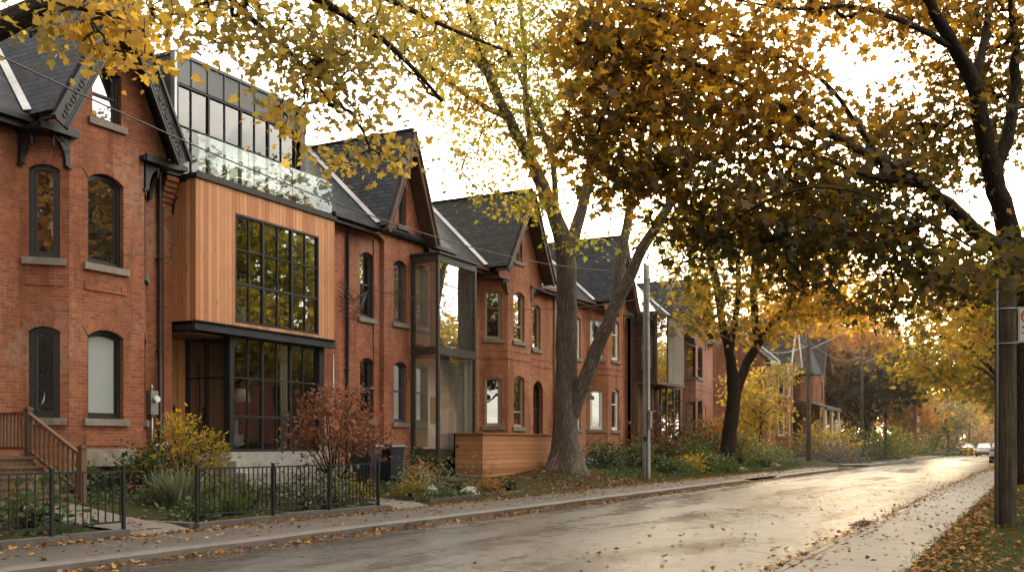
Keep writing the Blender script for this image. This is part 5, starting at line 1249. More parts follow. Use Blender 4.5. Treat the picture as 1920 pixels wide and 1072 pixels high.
p2 = pole('pale grey pole with a long curved street lamp arm, right of the big trunk', 36.6, 13.5, .1, 8.55, .16, .12, POLEC)
lamp_arm(p2, 36.6, 13.5, 7.8, 3.0, 1.0)
mb = MB(); mb.box(36.45, 36.62, 13.28, 13.36, 2.2, 2.9); mb.build('junction_box', GALV, p2)
for z in (7.35, 7.95, 2.95, 5.2):
    mb = MB(); mb.lathe(W(36.6, 13.5, z), [(.165 - z * .004, 0), (.165 - z * .004, .05)], 16); mb.build('metal_band', GALV, p2)
mb = MB(); mb.tube([W(36.46, 13.42, .2), W(36.46, 13.42, 4), W(36.48, 13.43, 7.2)], .02, 6); mb.build('ground_wire', CABLE, p2)
mb = MB(); mb.box(36.435, 36.445, 13.45, 13.56, 1.72, 1.9); mb.build('number_tag', INK, p2)
mb = MB(); mb.lathe(W(36.62, 13.36, 7.9), [(.03, 0), (.06, .03), (.03, .07), (.06, .1), (.02, .14)], 10); mb.build('insulator', WHITE, p2)
p3 = pole('brown wooden pole with lamp arm at the near corner of the side street', 75.2, 15.1, .1, 9.7, .2, .14, POLEW)
lamp_arm(p3, 75.2, 15.1, 8.6, 5.2, 1.9, False)
p4 = pole('brown wooden pole with lamp arm before the dark purple tree', 99.3, 15, .1, 10.6, .2, .14, POLEW); lamp_arm(p4, 99.3, 15, 9.3, 4.8, 1.6, False)
p5 = pole('red brown pole with white boxes at the left kerb far away', 130, 13.4, .1, 9.4, .22, .17, POLER)
mb = MB(); mb.box(129.7, 129.95, 12.95, 13.2, 4.2, 5.0); mb.box(129.7, 129.95, 12.95, 13.2, 3.0, 3.6); mb.build('white_box', WHITE, p5)
p6 = pole('thin pale pole farthest down the left pavement with a small box', 205, 13.4, .1, 9.5, .2, .15, POLEC)
mb = MB(); mb.box(204.6, 204.9, 12.9, 13.2, 4.5, 5.3); mb.build('white_box', WHITE, p6)
p7 = pole('dark pole beside the blue bin on the far left', 113, 14.6, .1, 8.5, .17, .13, POLEW)
p8 = pole('dark thin pole behind the two yellow bins', 172, 9.8, .0, 9.5, .16, .13, POLEW)
def cable(label, a, b, sag, r=.014, mid=0):
    mb = MB(); pts = []
    for i in range(41):
        t = i / 40; p = V(a).lerp(V(b), t); p.z -= sag * 4 * t * (1 - t); pts.append(p)
    mb.tube(pts, r, 6); return tag(mb.build('overhead_cable', CABLE), label, 'cable')
cable('thick black cable sagging along the facades from the upper left to the grey pole', W(1.0, 13.5, 8.5), W(36.6, 13.5, 8.35), 1.62, .013)
cable('thin cable from the grey pole to the gable house with the glass bay', W(36.6, 13.5, 7.3), W(24.9, 18.15, 6.35), .55, .012)
cable('cable from the grey pole onward to the pole at the side street corner', W(36.6, 13.5, 8.0), W(75.2, 15.1, 8.9), 1.5, .022)
cable('lower cable from the grey pole to the pink brick house', W(36.6, 13.5, 7.4), W(60, 18.2, 7.6), .7, .012)
cable('cable between the two brown lamp poles beyond the side street', W(75.2, 15.1, 9.2), W(99.3, 15, 9.9), .8, .022)
cable('cable from the farther brown lamp pole to the red brown pole', W(99.3, 15, 9.9), W(130, 13.4, 9.2), .9, .024)

# ------------------------------------------------------------------ cars
def car(label, s, l, paint, heading, z=.0, name='parked_car'):
    c = thing(name, label, 'car', (0, 0, 0), None)
    # x forward, y left; lower body and cabin lofted from cross sections
    def loft(secs, name_, mat, bev=.03, par=c):
        mb = MB(); n = len(secs[0])
        for a, b in zip(secs, secs[1:]):
            for k in range(n - 1): mb.face([a[k], a[k + 1], b[k + 1], b[k]], None, 0, True)
        mb.face(secs[0][::-1]); mb.face(secs[-1]); return mb.build(name_, mat, par)
    def sec(x, w, zb_, zm, zt_): return [V((x, w * .93, zb_)), V((x, w, zb_ + .12)), V((x, w, zm)), V((x, w * .94, zt_)), V((x, 0, zt_ + .02)), V((x, -w * .94, zt_)), V((x, -w, zm)), V((x, -w, zb_ + .12)), V((x, -w * .93, zb_)), V((x, w * .93, zb_))]
    loft([sec(-2.2, .80, .38, .62, .86), sec(-2.12, .88, .28, .72, .98), sec(-1.5, .92, .24, .78, 1.02), sec(0, .93, .22, .80, 1.0), sec(1.0, .92, .24, .78, .98), sec(1.7, .90, .26, .7, .92), sec(2.12, .84, .30, .6, .80), sec(2.24, .74, .38, .55, .70)], 'body', paint)
    cab = [(-2.02, .80, 1.0, .70, 1.35), (-1.72, .84, 1.0, .66, 1.60), (-.6, .86, 1.0, .66, 1.68), (.35, .86, .98, .66, 1.62), (1.15, .84, .97, .74, 1.02)]
    mb = MB(); S_ = [[V((x, w, z0)), V((x + (.0), wt, zt_)), V((x, 0, zt_ + .02)), V((x, -wt, zt_)), V((x, -w, z0))] for x, w, z0, wt, zt_ in cab]
    for a, b in zip(S_, S_[1:]):
        for k in range(4): mb.face([a[k], a[k + 1], b[k + 1], b[k]])
    mb.face(S_[0][::-1]); mb.face(S_[-1]); mb.build('cabin', paint, c)
    def quad(name_, pts, mat, off): 
        P = [V(p) for p in pts]; n_ = (P[1] - P[0]).cross(P[2] - P[0]).normalized() * off; mb = MB(); mb.face([p + n_ for p in P]); return mb.build(name_, mat, c)
    quad('rear_window', [(-2.02, -.68, 1.08), (-2.02, .68, 1.08), (-1.80, .6, 1.52), (-1.80, -.6, 1.52)][::-1], PANE, .03)
    quad('windscreen', [(1.12, .70, 1.06), (1.12, -.70, 1.06), (.45, -.58, 1.55), (.45, .58, 1.55)][::-1], PANE, .025)
    for sg_ in (1, -1):
        for a, b in ((-1.65, -.72), (-.64, .30)):
            pts = [(a, sg_ * .835, 1.08), (b, sg_ * .845, 1.06), (b - .05, sg_ * .70, 1.54), (a + .05, sg_ * .69, 1.53)]
            quad('side_window', pts if sg_ < 0 else pts[::-1], PANE, .03)
        mb = MB(); mb.hexa([V(p) for p in ((-2.2, sg_ * .56, .72), (-2.02, sg_ * .86, .72), (-1.98, sg_ * .80, .72), (-2.1, sg_ * .5, .72), (-2.16, sg_ * .62, 1.12), (-2.06, sg_ * .84, 1.12), (-1.98, sg_ * .8, 1.12), (-2.1, sg_ * .56, 1.12))]); mb.build('tail_light', RED, c)
        mb = MB(); mb.hexa([V(p) for p in ((2.22, sg_ * .42, .62), (2.08, sg_ * .84, .62), (2.0, sg_ * .7, .62), (2.0, sg_ * .42, .62), (2.17, sg_ * .44, .78), (2.03, sg_ * .84, .78), (1.95, sg_ * .7, .78), (1.95, sg_ * .42, .78))]); mb.build('headlight', LAMPL, c)
        mb = MB(); mb.box(.95, 1.1, -.001, .001, 1, 1.001); 
        mb = MB(); mb.hexa([V((x, sg_ * y, z_)) for z_ in (1.0, 1.16) for x, y in ((.75, .88), (.9, .88), (.9, 1.06), (.75, 1.06))]); mb.build('wing_mirror', paint, c, .02)
        for x in (-1.35, 1.35):
            mb = MB(); mb.tube([V((x, sg_ * .70, .33)), V((x, sg_ * .94, .33))], .33, 20, smooth=False); w = mb.build('wheel', RUBBER, c)
            mb = MB(); mb.tube([V((x, sg_ * .94, .33)), V((x, sg_ * .952, .33))], .21, 16, smooth=False); mb.build('rim', GALV, w)
    mb = MB(); mb.hexa([V((x, y, z_)) for z_ in (.36, .58) for x, y in ((-2.28, -.8), (-2.1, -.9), (-2.1, .9), (-2.28, .8))]); mb.hexa([V((x, y, z_)) for z_ in (.30, .46) for x, y in ((2.3, -.7), (2.1, -.86), (2.1, .86), (2.3, .7))]); mb.build('bumper', BLKMET, c, .03)
    mb = MB(); mb.box(-2.31 * 0, .0, 0, 0, 0, 0) if 0 else None
    P = [V((-2.215, -.26, .66)), V((-2.215, .26, .66)), V((-2.19, .26, .80)), V((-2.19, -.26, .80))]; mb.face(P[::-1]); mb.build('number_plate', SIGNW, c)
    c.location = W(s, l, z); c.rotation_euler = (0, 0, math.radians(90 + heading)); return c
car('white parked estate car seen from behind, half hidden by the thick brown pole', 92, 2.75, CARW, 0, .02)
car('silver car facing us far down the street beside the yellow bins', 138, 6.2, CARS, 182, .03)
car('dark red car parked far away on the left beyond the silver car', 160, 9.3, CARR, 178, .03)
# ------------------------------------------------------------------ big trees
tree('maple_tree', 'dark maple with rust and olive leaves arching over the street from the right edge', 'tree', RT_LIMBS, RT_BLOBS, .22, 18, BARK_D, LF_DARK, 'street trees', MAPLE_LO, .50, .42, flare=[.25, .1])
tree('maple_tree', 'big grey many stemmed tree with airy yellow green crown standing before the houses', 'tree', CT_LIMBS, CT_BLOBS, .18, 33, BARK_G, LF_YG, 'street trees', MAPLE_LO, .48, .5, nside=18, flare=[.5, .3, .15, .05], maxr=.26)
tree('maple_tree', 'near maple at upper left whose large yellow leaves hang over the black trimmed house', 'tree', LT_LIMBS, LT_BLOBS, .125, 8, BARK_D, LF_OL, 'street trees', MAPLE, .25, .5, tw=.006)
tree('maple_tree', 'v shaped dark trunk with golden crown beyond the grey pole', 'tree', YT_LIMBS, YT_BLOBS, .30, 38, BARK_D, LF_YEL, 'street trees', MAPLE_LO, .75, .5, tw=.014, flare=[.3, .15])

def gen_tree(name, label, s, l, h, r, trunk_h, leaf, leafm, ncl, per, tint, z0=None, lean=(0, 0), tr=.22, squash=.8, spread=.6, bark=None, cat='tree', group='street trees', shape=MAPLE_LO, tw=.012):
    z0 = gz(s, l) - .08 if z0 is None else z0; rs = np.random.default_rng(int(abs(s * 13 + l * 7)))
    top = np.array([-l + lean[0], s + lean[1], z0 + h * .8]); b = np.array([-l, s, z0])
    lim = [[(*b, tr * 1.5), (*(b + [0, 0, .35]), tr), (*(b + (top - b) * .3 + [lean[0] * .1, 0, 0]), tr * .85), (*(b + (top - b) * .65 + rs.normal(0, .1, 3)), tr * .5), (*top, tr * .15)]]
    for k in range(6):
        a = k * 1.05 + rs.uniform(-.3, .3); f = rs.uniform(trunk_h / h / .8, .6); p = b + (top - b) * f; e = p + np.array([math.cos(a) * r * .65, math.sin(a) * r * .65, rs.uniform(.25, .5) * r])
        lim.append([(*p, tr * .45), (*((p + e) / 2 + [0, 0, .1 * r]), tr * .28), (*e, tr * .08)])
    cz = z0 + trunk_h + (h - trunk_h) / 2; rz = (h - trunk_h) / 2; blobs = []
    for k in range(9):
        q = unit(rs.normal(size=3)) * rs.uniform(.35, .72); rr = rs.uniform(.36, .52)
        blobs.append((-l + lean[0] * .7 + q[0] * r, s + lean[1] * .7 + q[1] * r, cz + q[2] * rz * .95, r * rr, rz * rr * squash / .8, r * rr, ncl / 9, tint + rs.uniform(-.18, .18)))
    return tree(name, label, cat, lim, blobs, leaf, per, bark or BARK_D, leafm, group, shape, spread, .5, nside=9, tw=tw, seg=.5)
g1 = gen_tree('young_tree', 'small golden tree on a thin trunk in front of the porch house', 68.5, 17.0, 8.0, 3.0, 2.2, .26, LF_YEL, 110, 26, .62, tr=.13)
g2 = gen_tree('purple_tree', 'broad low tree with dark purple leaves beyond the side street', 106, 15.5, 11.2, 7.2, 2.6, .5, LF_PUR, 240, 30, .5, tr=.3, spread=.9)
g3 = gen_tree('orange_tree', 'tall orange tree behind the dark purple tree', 115, 21.5, 18, 7.5, 4, .55, LF_OR, 260, 40, .5, tr=.3, spread=.9)
g4 = gen_tree('orange_tree', 'low orange tree beside the red brown pole', 143, 15.5, 9.5, 5.0, 2.5, .5, LF_OR, 120, 24, .45, tr=.2, spread=.9)
g5 = gen_tree('maple_tree', 'tall sunlit yellow maple on the right verge behind the thick brown pole', 58, .4, 12.5, 6.2, 3.2, .32, LF_YEL, 300, 26, .5, tr=.3, spread=.75, lean=(-2.5, 0))
g6 = gen_tree('maple_tree', 'second sunlit yellow maple down the right side reaching over the road', 82, .0, 13.5, 7.5, 3.6, .4, LF_YEL, 300, 28, .5, tr=.3, spread=.8, lean=(-3.5, 0))
g7 = gen_tree('maple_tree', 'green maple on the right verge close behind the dark maple', 41, -3.6, 12, 5.2, 3.0, .28, LF_YEL, 260, 26, .3, tr=.3, spread=.7)
for s_, l_, r_, sc_, m_, lab in ((112, -1.2, 2.0, 1.05, LF_YEL, 'third yellow maple down the right side, beyond the white parked car'), (150, -.5, .2, 1.1, LF_OR, 'orange maple down the right side beyond the third yellow one'), (100, .6, 5.2, 1.1, LF_YEL, 'yellow maple leaning over the white parked car on the right side'), (131, .2, 1.2, 1.2, LF_YEL, 'bright yellow maple between the orange and third yellow ones on the right'), (141, 21, 2.2, 1.35, LF_YEL, 'tall yellow maple behind the low orange tree, left side'), (190, .5, .3, 1.15, LF_YEL, 'farthest yellow maple seen down the right side'),
    (168, 14.8, 3.0, .95, LF_YEL, 'yellow maple far down the left side beyond the low orange tree'), (215, 15.5, 3.4, 1.1, LF_OR, 'farthest orange maple on the left side of the street'), (126, 24, 3.2, 1.15, LF_OR, 'tall orange maple behind the purple tree, left side')):
    dup(g6, W(s_, l_, .15), r_, sc_, lab, {'crown': m_})
dup(g4, W(185, 13.8, .2), 2.2, 1.1, 'small dark green tree far down the left pavement', {'crown': LF_GRN})
dup(g3, W(152, 22, .2), 2.9, 1.0, 'tall green tree behind the low orange tree', {'crown': LF_GRN})
dup(g2, W(131, 19, .2), 1.3, .95, 'dark green broad tree behind the red brown pole', {'crown': LF_GRN})
dup(g3, W(106, 20, .2), 1.7, .95, 'added rust tree blocking the low sun, close behind the dark purple tree', {'crown': LF_OR})  # tree added to keep the low sun's glare off the road
dup(g3, W(99, 24, .2), 4.4, .9, 'orange crowned tree behind the farthest brick house', {'crown': LF_OR})
for s_, l_, r_, sc_, m_, lab in ((3, -9.5, .2, 1.5, LF_YEL, 'golden maple beside the viewpoint across the verge, seen mirrored in the bay window'), (-11, -.5, 2.9, 1.7, LF_OR, 'orange maple behind the viewpoint, seen mirrored in the bay window'), (16, -11, 1.1, 1.35, LF_YEL, 'golden maple across the road nearest us, seen mirrored in the windows'), (25, -13, 2.6, 1.4, LF_GRN, 'green maple across the road, seen mirrored in the windows of the left house'), (36, -13, 4.0, 1.8, LF_OR, 'orange maple across the road, seen mirrored in the cedar house'), (46, -15, 5.0, 2.0, LF_YEL, 'tall golden maple across the road, seen mirrored in the cedar house'),
    (57, -13, 3.7, 1.9, LF_YG, 'yellow green maple across the road, seen mirrored in the glass bay'), (68, -13, 2.0, 1.4, LF_OR, 'second orange maple across the road, seen mirrored in the glass bay'), (78, -9.5, 1.2, 1.0, LF_GRN, 'second green maple across the road, mirrored in the tan framed windows'), (92, -11, .4, 1.1, LF_YEL, 'farther golden maple across the road, mirrored in the white framed windows'), (108, -10, .9, 1.1, LF_OR, 'farthest orange maple across the road, mirrored in the far windows')):
    dup(g7, W(s_, l_, .1), r_, sc_, lab, {'crown': m_})

for s_, lab in ((40, 'pink brick house across the road nearest us, seen only mirrored'), (54, 'pink brick house across the road, second along, seen only mirrored'), (69, 'pink brick house across the road, third along, seen only mirrored'), (84, 'pink brick house across the road, fourth along, seen only mirrored'), (100, 'pink brick house across the road, fifth along, seen only mirrored'), (118, 'pink brick house across the road, farthest, seen only mirrored')):
    dup(hG, W(s_, -21, 0), math.pi, 1, lab)
# far woods closing the street
def mass(name, label, cat, pts, leaf, n, mat, tint):
    P = []; 
    for (s, l, z, rs_, rl, rz) in pts:
        q = unit(RNG.normal(size=(n, 3))) * RNG.uniform(.2, 1, (n, 1)) ** .4; P.append(np.array([-l, s, z]) + q * np.array([rl, rs_, rz]))
    P = np.vstack(P); P = P[P[:, 2] > .0]; N = unit(RNG.normal(size=(len(P), 3)) + np.array([0, 0, .5])); D = unit(RNG.normal(size=(len(P), 3)))
    o = leaf_mesh(name, P, N, D, leaf * RNG.uniform(.6, 1.3, len(P)), tint + RNG.normal(0, .16, len(P)), mat, None, OVAL); return tag(o, label, cat, None, 'stuff')
mass('hedge', 'long dark hedge across the road, seen only mirrored in the windows', 'hedge', [(s_, -7.2, .8, 3.2, .6, 1.0) for s_ in range(22, 150, 5)], .3, 420, LF_GRN, .3)
mass('background_shrubbery', 'dark green undergrowth and trees behind the far left gardens', 'shrubbery', [(104, 25, 3, 5, 3, 3.5), (116, 26, 3.5, 7, 4, 4), (130, 24, 3, 8, 4, 3.5), (146, 24, 3, 9, 4, 4), (165, 22, 3, 12, 5, 4), (190, 20, 3, 14, 5, 4), (100, 20.5, 1.2, 4, 2, 1.8), (118, 19.5, 1.2, 8, 2, 1.6)], .55, 1500, LF_GRN, .25)
mass('distant_woods', 'hazy golden tree mass closing the far end of the street', 'woods', [(300, 12, 5, 20, 14, 8), (320, -8, 7, 20, 16, 10), (290, 30, 6, 20, 12, 9), (330, 5, 9, 15, 18, 8), (260, -18, 7, 30, 10, 10), (250, 22, 5, 25, 8, 7), (215, 20, 4, 20, 6, 6), (200, -12, 5, 30, 7, 8), (240, 3, 9, 20, 8, 4), (270, 4, 3, 8, 12, 5), (250, 11, 3, 10, 4, 5)], 1.1, 1800, LF_OR, .4)

# ------------------------------------------------------------------ garden plants
def shrub(name, label, s, l, h, w, leaf, mat, ncl, per, tint, shape=OVAL, z0=None, spread=None, up=.6, stems=6, flat=.7, cat='shrub', low=.25, group='garden shrubs'):
    z0 = gz(s, l) if z0 is None else z0; root = thing(name, label, cat, W(s, l, z0), group); mb = MB(); P = []; D = []; tt = []
    spread = spread or w * .22; b = np.array([-l, s, z0])
    for k in range(ncl):
        q = unit(RNG.normal(size=3)); q[2] = abs(q[2]) if RNG.uniform() < .8 else q[2] * .5; f = RNG.uniform(.45, 1) ** .6
        c = b + np.array([q[0] * w / 2 * f, q[1] * w / 2 * f, h * low + q[2] * h * (1 - low) * f * .92])
        if k % max(1, ncl // (stems * 3)) == 0: mid = b + (c - b) * .5 + RNG.normal(0, .04, 3) + np.array([0, 0, .08 * h]); mb.tube([b + RNG.normal(0, .03, 3) * [1, 1, 0], mid, c], [.012 + .008 * h, .010 + .003 * h, .004], 5, cap=False)
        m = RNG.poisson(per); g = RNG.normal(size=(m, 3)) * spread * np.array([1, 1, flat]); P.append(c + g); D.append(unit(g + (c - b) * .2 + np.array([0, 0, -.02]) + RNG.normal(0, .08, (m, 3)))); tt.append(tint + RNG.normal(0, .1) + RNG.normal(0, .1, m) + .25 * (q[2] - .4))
    mb.build('stem', BARK_D, root); P = np.vstack(P); P[:, 2] = np.maximum(P[:, 2], z0 + .03)
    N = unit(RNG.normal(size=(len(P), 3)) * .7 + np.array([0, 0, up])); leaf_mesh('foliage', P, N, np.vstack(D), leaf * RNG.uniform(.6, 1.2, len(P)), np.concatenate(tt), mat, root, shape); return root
BLADE = np.array([(0, .02), (.5, .035), (1, 0), (.5, -.035), (0, -.02)], float)
def tussock(name, label, s, l, h, n, mat, tint, w=.35, cat='plant', group='garden perennials'):
    z0 = gz(s, l); root = thing(name, label, cat, W(s, l, z0), group); a = RNG.uniform(0, 6.28, n); t = RNG.uniform(0, 1, n) ** .7
    P = np.stack([-l + np.cos(a) * w * .4 * t, s + np.sin(a) * w * .4 * t, np.full(n, z0)], 1); D = unit(np.stack([np.cos(a) * t * .8, np.sin(a) * t * .8, np.full(n, 1.)], 1) + RNG.normal(0, .15, (n, 3))); N = unit(np.stack([-np.cos(a), -np.sin(a), np.full(n, .5)], 1) + RNG.normal(0, .2, (n, 3)))
    leaf_mesh('blades', P, N, D, h * RNG.uniform(.6, 1.15, n), tint + RNG.normal(0, .15, n), mat, root, BLADE, (.5, 0), .1, -.25 if 0 else .35); return root
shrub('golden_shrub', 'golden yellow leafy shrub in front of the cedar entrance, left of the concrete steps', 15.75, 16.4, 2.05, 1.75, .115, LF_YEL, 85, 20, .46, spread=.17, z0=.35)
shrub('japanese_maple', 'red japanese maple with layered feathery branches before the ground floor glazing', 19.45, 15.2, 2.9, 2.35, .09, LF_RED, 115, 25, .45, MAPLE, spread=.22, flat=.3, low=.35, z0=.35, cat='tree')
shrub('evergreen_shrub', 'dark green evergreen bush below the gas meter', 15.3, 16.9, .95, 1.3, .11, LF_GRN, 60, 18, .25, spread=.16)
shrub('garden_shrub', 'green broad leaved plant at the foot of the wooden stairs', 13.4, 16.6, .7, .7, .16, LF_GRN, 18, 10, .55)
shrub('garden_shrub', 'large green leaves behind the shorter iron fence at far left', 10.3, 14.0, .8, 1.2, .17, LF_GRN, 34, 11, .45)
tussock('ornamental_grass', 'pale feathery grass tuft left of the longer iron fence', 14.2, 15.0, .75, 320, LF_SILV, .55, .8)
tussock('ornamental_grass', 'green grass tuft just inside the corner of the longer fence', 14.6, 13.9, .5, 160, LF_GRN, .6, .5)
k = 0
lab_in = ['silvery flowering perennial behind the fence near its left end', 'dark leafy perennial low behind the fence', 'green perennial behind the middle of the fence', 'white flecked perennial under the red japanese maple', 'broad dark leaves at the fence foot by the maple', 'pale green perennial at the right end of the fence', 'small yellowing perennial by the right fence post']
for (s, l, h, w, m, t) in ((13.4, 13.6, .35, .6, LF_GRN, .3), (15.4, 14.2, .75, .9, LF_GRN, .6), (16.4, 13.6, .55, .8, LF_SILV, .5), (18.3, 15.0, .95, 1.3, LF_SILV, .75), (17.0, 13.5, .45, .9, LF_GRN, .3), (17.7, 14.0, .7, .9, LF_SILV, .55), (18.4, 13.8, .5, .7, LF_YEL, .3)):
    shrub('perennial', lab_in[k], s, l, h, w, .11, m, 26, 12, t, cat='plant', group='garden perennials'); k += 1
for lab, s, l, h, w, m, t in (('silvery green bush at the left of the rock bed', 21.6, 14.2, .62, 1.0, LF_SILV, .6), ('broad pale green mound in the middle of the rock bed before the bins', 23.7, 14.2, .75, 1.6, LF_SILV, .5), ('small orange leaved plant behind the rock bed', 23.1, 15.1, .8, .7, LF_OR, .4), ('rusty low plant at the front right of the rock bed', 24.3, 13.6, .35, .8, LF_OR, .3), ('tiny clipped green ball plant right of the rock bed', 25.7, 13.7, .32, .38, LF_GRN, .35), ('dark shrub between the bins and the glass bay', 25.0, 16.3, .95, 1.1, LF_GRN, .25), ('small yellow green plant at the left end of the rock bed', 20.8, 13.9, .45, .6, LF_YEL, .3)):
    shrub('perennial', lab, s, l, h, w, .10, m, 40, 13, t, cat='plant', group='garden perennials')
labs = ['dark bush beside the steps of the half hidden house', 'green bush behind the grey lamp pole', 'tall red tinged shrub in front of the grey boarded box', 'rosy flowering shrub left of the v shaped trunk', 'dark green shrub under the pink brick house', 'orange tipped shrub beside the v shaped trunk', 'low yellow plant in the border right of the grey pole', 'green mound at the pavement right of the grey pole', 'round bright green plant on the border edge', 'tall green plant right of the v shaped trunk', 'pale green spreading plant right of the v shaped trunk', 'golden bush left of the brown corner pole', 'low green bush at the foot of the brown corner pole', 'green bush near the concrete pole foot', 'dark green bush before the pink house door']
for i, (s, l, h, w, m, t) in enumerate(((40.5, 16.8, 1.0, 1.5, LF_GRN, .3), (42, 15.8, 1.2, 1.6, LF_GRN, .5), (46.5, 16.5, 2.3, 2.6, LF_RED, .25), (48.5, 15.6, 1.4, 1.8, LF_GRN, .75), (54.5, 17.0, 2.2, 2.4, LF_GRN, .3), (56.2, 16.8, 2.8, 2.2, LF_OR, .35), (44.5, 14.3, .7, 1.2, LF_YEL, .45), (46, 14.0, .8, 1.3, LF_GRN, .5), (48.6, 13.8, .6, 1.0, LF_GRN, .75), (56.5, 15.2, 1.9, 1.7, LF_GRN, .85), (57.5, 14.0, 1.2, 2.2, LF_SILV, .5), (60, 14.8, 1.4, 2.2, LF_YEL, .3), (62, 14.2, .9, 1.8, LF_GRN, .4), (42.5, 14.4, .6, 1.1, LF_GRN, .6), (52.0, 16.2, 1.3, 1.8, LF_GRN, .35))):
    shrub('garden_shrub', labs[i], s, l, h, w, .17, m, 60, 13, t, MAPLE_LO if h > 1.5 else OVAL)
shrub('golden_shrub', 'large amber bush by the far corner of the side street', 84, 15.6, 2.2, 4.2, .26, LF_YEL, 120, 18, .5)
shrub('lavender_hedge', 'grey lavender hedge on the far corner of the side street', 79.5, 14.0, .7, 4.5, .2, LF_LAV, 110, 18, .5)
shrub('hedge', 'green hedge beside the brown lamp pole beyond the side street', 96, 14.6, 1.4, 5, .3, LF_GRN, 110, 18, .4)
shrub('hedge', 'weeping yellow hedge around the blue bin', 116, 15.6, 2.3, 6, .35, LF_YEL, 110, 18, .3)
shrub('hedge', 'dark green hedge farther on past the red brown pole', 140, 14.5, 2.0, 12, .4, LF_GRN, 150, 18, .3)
shrub('garden_shrub', 'yellow green shrub at the right edge of the lawn behind the dark maple', 33, -.75, 1.5, 2.0, .2, LF_YEL, 70, 14, .5)
# rocks
def rock(label, s, l, r, mat=RUBBLE):
    mb = MB(); n = 9; z = gz(s, l); rows = []
    for i in range(6):
        a = math.pi * (i + .5) / 6; row = []
        for j in range(n):
            b = 2 * math.pi * j / n; k_ = r * (1 + RNG.uniform(-.16, .16)); row.append(len(mb.v)); mb.v.append(tuple(W(s + math.sin(a) * math.cos(b) * k_ * 1.3, l + math.sin(a) * math.sin(b) * k_, z + .25 * r + math.cos(a) * k_ * .65)))
        rows.append(row)
    for a, b in zip(rows, rows[1:]):
        for j in range(n): mb.f.append([a[j], b[j], b[(j + 1) % n], a[(j + 1) % n]]); mb.uv.append(None); mb.mi.append(0); mb.sm.append(False)
    mb.f.append(rows[0]); mb.f.append(rows[-1][::-1]); mb.uv += [None] * 2; mb.mi += [0] * 2; mb.sm += [False] * 2
    tag(mb.build('rock', mat), label, 'rock', 'garden rocks')
ROCKP = plain('pale_rock', (.34, .32, .29), .85, .3, 7, .7, dist=.03)
rock('rounded grey rock at the front of the planting bed by the bins', 23.2, 13.6, .27, ROCKP); rock('flat pale rock behind the rounded one in the planting bed', 22.2, 14.4, .33, ROCKP); rock('pale stone on the border right of the v shaped trunk', 58.6, 13.7, .3, ROCKP); rock('grey stone at the border edge right of the grey pole', 50.4, 13.4, .26)
mb = MB()
for i in range(4): mb.bar(W(50.5 + i * 2, 13.35 + .1 * (i % 2), .2 + .05 * (i % 2)), W(52.6 + i * 2, 13.45, .22), .16, .14)
tag(mb.build('timber_edging', DECKWOOD), 'low timber border edging below the v shaped trunk', 'edging')

# uncountable: grass, ground cover, fallen leaves
def scatter(n, fn): 
    P = []
    while len(P) < n:
        q = fn()
        if q is not None: P.append(q)
    return np.array(P)
U = lambda a, b: random.uniform(a, b)
def grass(name, label, pts, h, tint):
    n = len(pts); a = RNG.uniform(0, 6.28, n); D = unit(np.stack([np.cos(a) * .5, np.sin(a) * .5, np.full(n, 1.)], 1)); N = unit(np.stack([np.cos(a + 1.5), np.sin(a + 1.5), RNG.uniform(-.2, .4, n)], 1))
    tag(leaf_mesh(name, pts, N, D, h * RNG.uniform(.5, 1.2, n), tint + RNG.normal(0, .2, n), GRASSM, None, np.array([(0, .06), (1, 0), (0, -.06)], float), (.35, 0), 0, .3), label, 'grass', None, 'stuff')
def lawn_r():
    s = 4 + 46 * random.random() ** 2.0; l = U(-3.5, 1.46 + .10 * math.sin(s * 2.3) + .05 * math.sin(s * 7.1) + U(-.08, .09))
    return (-l, s, gz(s, l) - .01)
grass('lawn_grass', 'short green grass on the right verge', scatter(60000, lawn_r), .11, .65)
def lawn_l():
    s = U(30, 62); l = U(12.75, 15.2); 
    return (-l, s, gz(s, l) - .01) if random.random() < (.25 if s < 35 else 1) else None
grass('lawn_grass', 'thin yellowing grass strip under the street trees on the left', scatter(16000, lawn_l), .11, .62)
def gcover():
    s = U(12.8, 64); l = U(13.1, 17.8)
    if 25.9 < s < 34 and l < 17: return None
    if 18.5 < s < 20 : return None
    n = math.sin(s * 1.7 + l) + math.sin(l * 2.9 - s * .6) + .4
    return (-l, s, gz(s, l) + U(.02, .16)) if n > U(-.2, 1.2) else None
P = scatter(15000, gcover); N = unit(RNG.normal(size=(len(P), 3)) * .6 + np.array([0, 0, .8])); D = unit(RNG.normal(size=(len(P), 3)))
tag(leaf_mesh('ground_cover', P, N, D, .085 * RNG.uniform(.6, 1.6, len(P)), .35 + RNG.normal(0, .2, len(P)), LF_GRN, None, OVAL), 'low green ground cover in the front gardens', 'plants', None, 'stuff')
def litter(label, n, fn, size, tint=.5):
    P = scatter(n, fn); N = unit(RNG.normal(size=(len(P), 3)) * .33 + np.array([0, 0, 1.])); D = unit(RNG.normal(size=(len(P), 3)))
    tag(leaf_mesh('fallen_leaves', P, N, D, size * RNG.uniform(.5, 1.25, len(P)), tint + RNG.normal(0, .24, len(P)), LF_DRY, None, MAPLE_LO, fold=.5, droop=-.35), label, 'leaves', None, 'stuff')
def clump(s): return .5 + .5 * math.sin(s * 1.9) * math.sin(s * .73 + 1)
def lit_left():
    s = U(6, 62); r = random.random()
    if r < .34:
        l = 12.72 - abs(random.gauss(0, .14)); z = .15
        if random.random() > clump(s) + .45: return None
    elif r < .58: l = KL - .14 - abs(random.gauss(0, .22)); z = .03
    elif r < .70: l = U(KL + .1, 12.7); z = .15
    else: l = U(12.9, 16.5); z = gz(s, l) + .025
    if l > 12.72 and 11.15 < s < 12.5: z += .03
    return (-l, s, z)
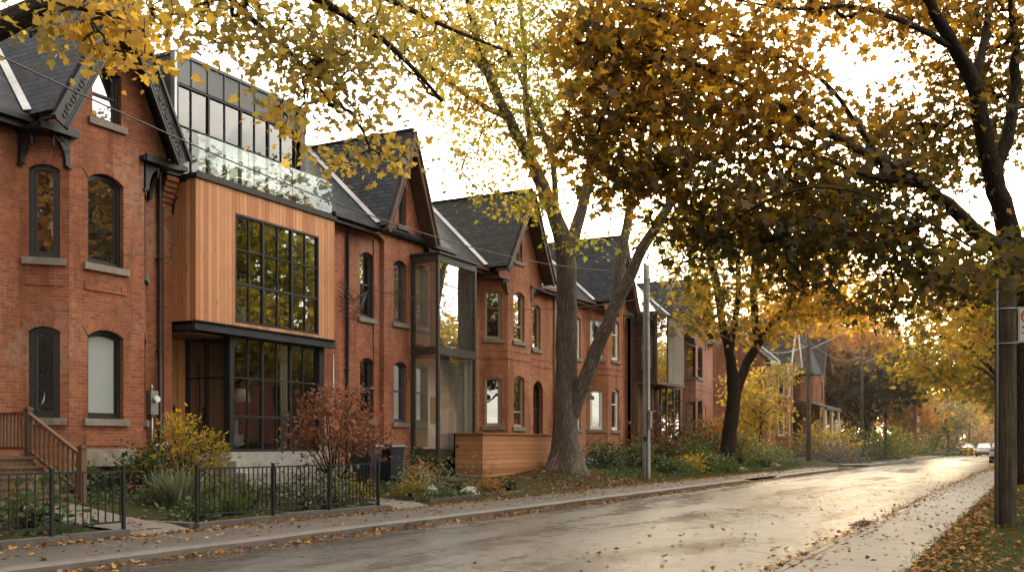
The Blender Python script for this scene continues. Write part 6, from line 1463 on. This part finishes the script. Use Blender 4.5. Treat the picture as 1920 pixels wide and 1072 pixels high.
litter('brown and orange leaves along the left kerb, pavement and gardens', 10000, lit_left, .085, .5)
def lit_right():
    s = 5 + 60 * random.random() ** 1.6; r = random.random()
    if r < .16:
        l = rk(s) + random.gauss(.06, .22); z = .035 if l > rk(s) else .125
        if random.random() > clump(s * .6) + .35: return None
    elif r < .21: l = U(1.42, 2.7); z = .12
    elif r < .25: l = U(2.9, 6.5); z = .075
    else: l = U(-3, 1.45) if random.random() < .6 else 1.36 - abs(random.gauss(0, .3)); z = gz(s, l) + .05
    return (-l, s, z)
litter('orange leaves on the right kerb, pavement and verge', 11000, lit_right, .085, .58)
def lit_mound():
    s = U(29, 37); l = U(12.75, 16); return (-l, s, gz(s, l) + .025)
litter('dull brown leaves on the bare earth around the big grey trunk', 1300, lit_mound, .09, .4)
# drain cover, road iron
def iron(label, s, l, r, z):
    mb = MB(); mb.lathe(W(s, l, z), [(r, 0), (r, .012), (r * .86, .012), (r * .84, .006), (.01, .008)], 20, smooth=False); tag(mb.build('manhole_cover', plain('cast_iron', (.03, .028, .026), .5, .3, 12, .4)), label, 'manhole cover', 'manhole covers')
dg = thing('drain_grate', 'dark rectangular storm drain grate against the right kerb', 'drain', W(20.9, 3.05, 0)); IRON = plain('cast_iron_dark', (.02, .019, .018), .6, .3, 12, .4)
mb = MB(); 
for (x0, x1, y0, y1) in ((20.2, 21.6, 2.86, 2.90), (20.2, 21.6, 3.26, 3.30), (20.2, 20.25, 2.9, 3.26), (21.55, 21.6, 2.9, 3.26)): mb.box(x0, x1, y0, y1, -.03, .028)
mb.build('frame', IRON, dg)
for i in range(9): mb = MB(); mb.box(20.30 + i * .14, 20.35 + i * .14, 2.9, 3.26, -.02, .024); mb.build('bar', IRON, dg)
mb = MB(); mb.box(20.25, 21.55, 2.9, 3.26, -.04, .021 - .004); mb.build('pit_shade', plain('drain_shade_black', (.004, .004, .004), .9, .2, 5, 0), dg)  # solid black block under the bars, its colour standing for shade in the hole
iron('round iron cover in the middle of the road farther away', 62, 7.0, .33, .068)

# ------------------------------------------------------------------ sun, sky, haze, camera
SUN_EL = math.radians(9.2); SUN_AZ = math.radians(11.0)     # azimuth to the left of the street axis
d = V((-math.sin(SUN_AZ) * math.cos(SUN_EL), math.cos(SUN_AZ) * math.cos(SUN_EL), math.sin(SUN_EL)))
sl = bpy.data.lights.new('sun', 'SUN'); sl.energy = 5.0; sl.angle = math.radians(1.2); sl.color = (1, .78, .48)
so = bpy.data.objects.new('sun', sl); COL.objects.link(so); so.rotation_euler = (-d).to_track_quat('-Z', 'Y').to_euler()
wd = bpy.data.worlds.new('World'); scene.world = wd; wd.use_nodes = True; t = NT.__new__(NT); t.t = wd.node_tree; t.t.nodes.clear()
sky = t.n('ShaderNodeTexSky'); sky.sky_type = 'NISHITA'; sky.sun_disc = False; sky.sun_elevation = SUN_EL; sky.sun_rotation = -SUN_AZ
sky.air_density = 1.0; sky.dust_density = 1.5; sky.ozone_density = 1.0; sky.altitude = 100
g = t.n('ShaderNodeTexCoord').outputs['Generated']
cl = t.ramp(t.noise(t.scaled(g, (1.6, 1.6, 5)), 2.2, 5, .6, .4), [(.32, (13, 13.2, 13.5)), (.52, (32, 28.9, 24.2)), (.7, (46, 42, 36))])      # thin bright broken cloud
dp = t.n('ShaderNodeVectorMath', operation='DOT_PRODUCT'); t.l(g, dp.inputs[0]); dp.inputs[1].default_value = d
gl = t.math('POWER', t.math('MAXIMUM', dp.outputs['Value'], 0), 14)
cl = t.mix(t.math('MULTIPLY', gl, .9), cl, (60, 46, 28))      # brighter round the low sun
dy = t.n('ShaderNodeVectorMath', operation='DOT_PRODUCT'); t.l(g, dy.inputs[0]); dy.inputs[1].default_value = (.35, .94, 0)
dirf = t.ramp(t.math('MULTIPLY_ADD', dy.outputs['Value'], .5, .5), [(.12, .22), (.5, .95), (.85, 1.8)])      # the sky is darker away from the sun
bg = t.n('ShaderNodeBackground'); bg.inputs[1].default_value = .15; ow = t.n('ShaderNodeOutputWorld')
t.l(t.mix(1.0, t.mix(.6, sky.outputs[0], cl), dirf, 'MULTIPLY'), bg.inputs[0]); t.l(bg.outputs[0], ow.inputs[0])
# evening haze lying in the street
hz = NT('evening_haze'); vs = hz.n('ShaderNodeVolumeScatter', inp={'Color': (1, .9, .72, 1), 'Density': .0006, 'Anisotropy': .8}); hz.l(vs.outputs[0], hz.out.inputs['Volume'])
mb = MB(); mb.box(38, 420, -70, 70, -1, 26); tag(mb.build('haze', hz.m), kind='structure')
cam = bpy.data.cameras.new('camera'); co = bpy.data.objects.new('camera', cam); COL.objects.link(co)
cam.sensor_width = 36; cam.lens = 36 * 1867 / 1920; cam.shift_y = (832 - 536) / 1920; cam.clip_end = 3000; cam.clip_start = .05
co.location = (0, 0, 1.6); co.rotation_euler = (math.radians(90), 0, math.radians(27.935)); scene.camera = co
scene.view_settings.view_transform = 'Standard'; scene.view_settings.look = 'None'; scene.view_settings.exposure = 0; scene.view_settings.gamma = 1
c = scene.cycles; c.use_denoising = True; c.max_bounces = 6; c.diffuse_bounces = 3; c.glossy_bounces = 3; c.transmission_bounces = 4; c.transparent_max_bounces = 8; c.sample_clamp_indirect = 4; c.caustics_reflective = False; c.caustics_refractive = False
try: c.denoiser = 'OPENIMAGEDENOISE'
except Exception: pass
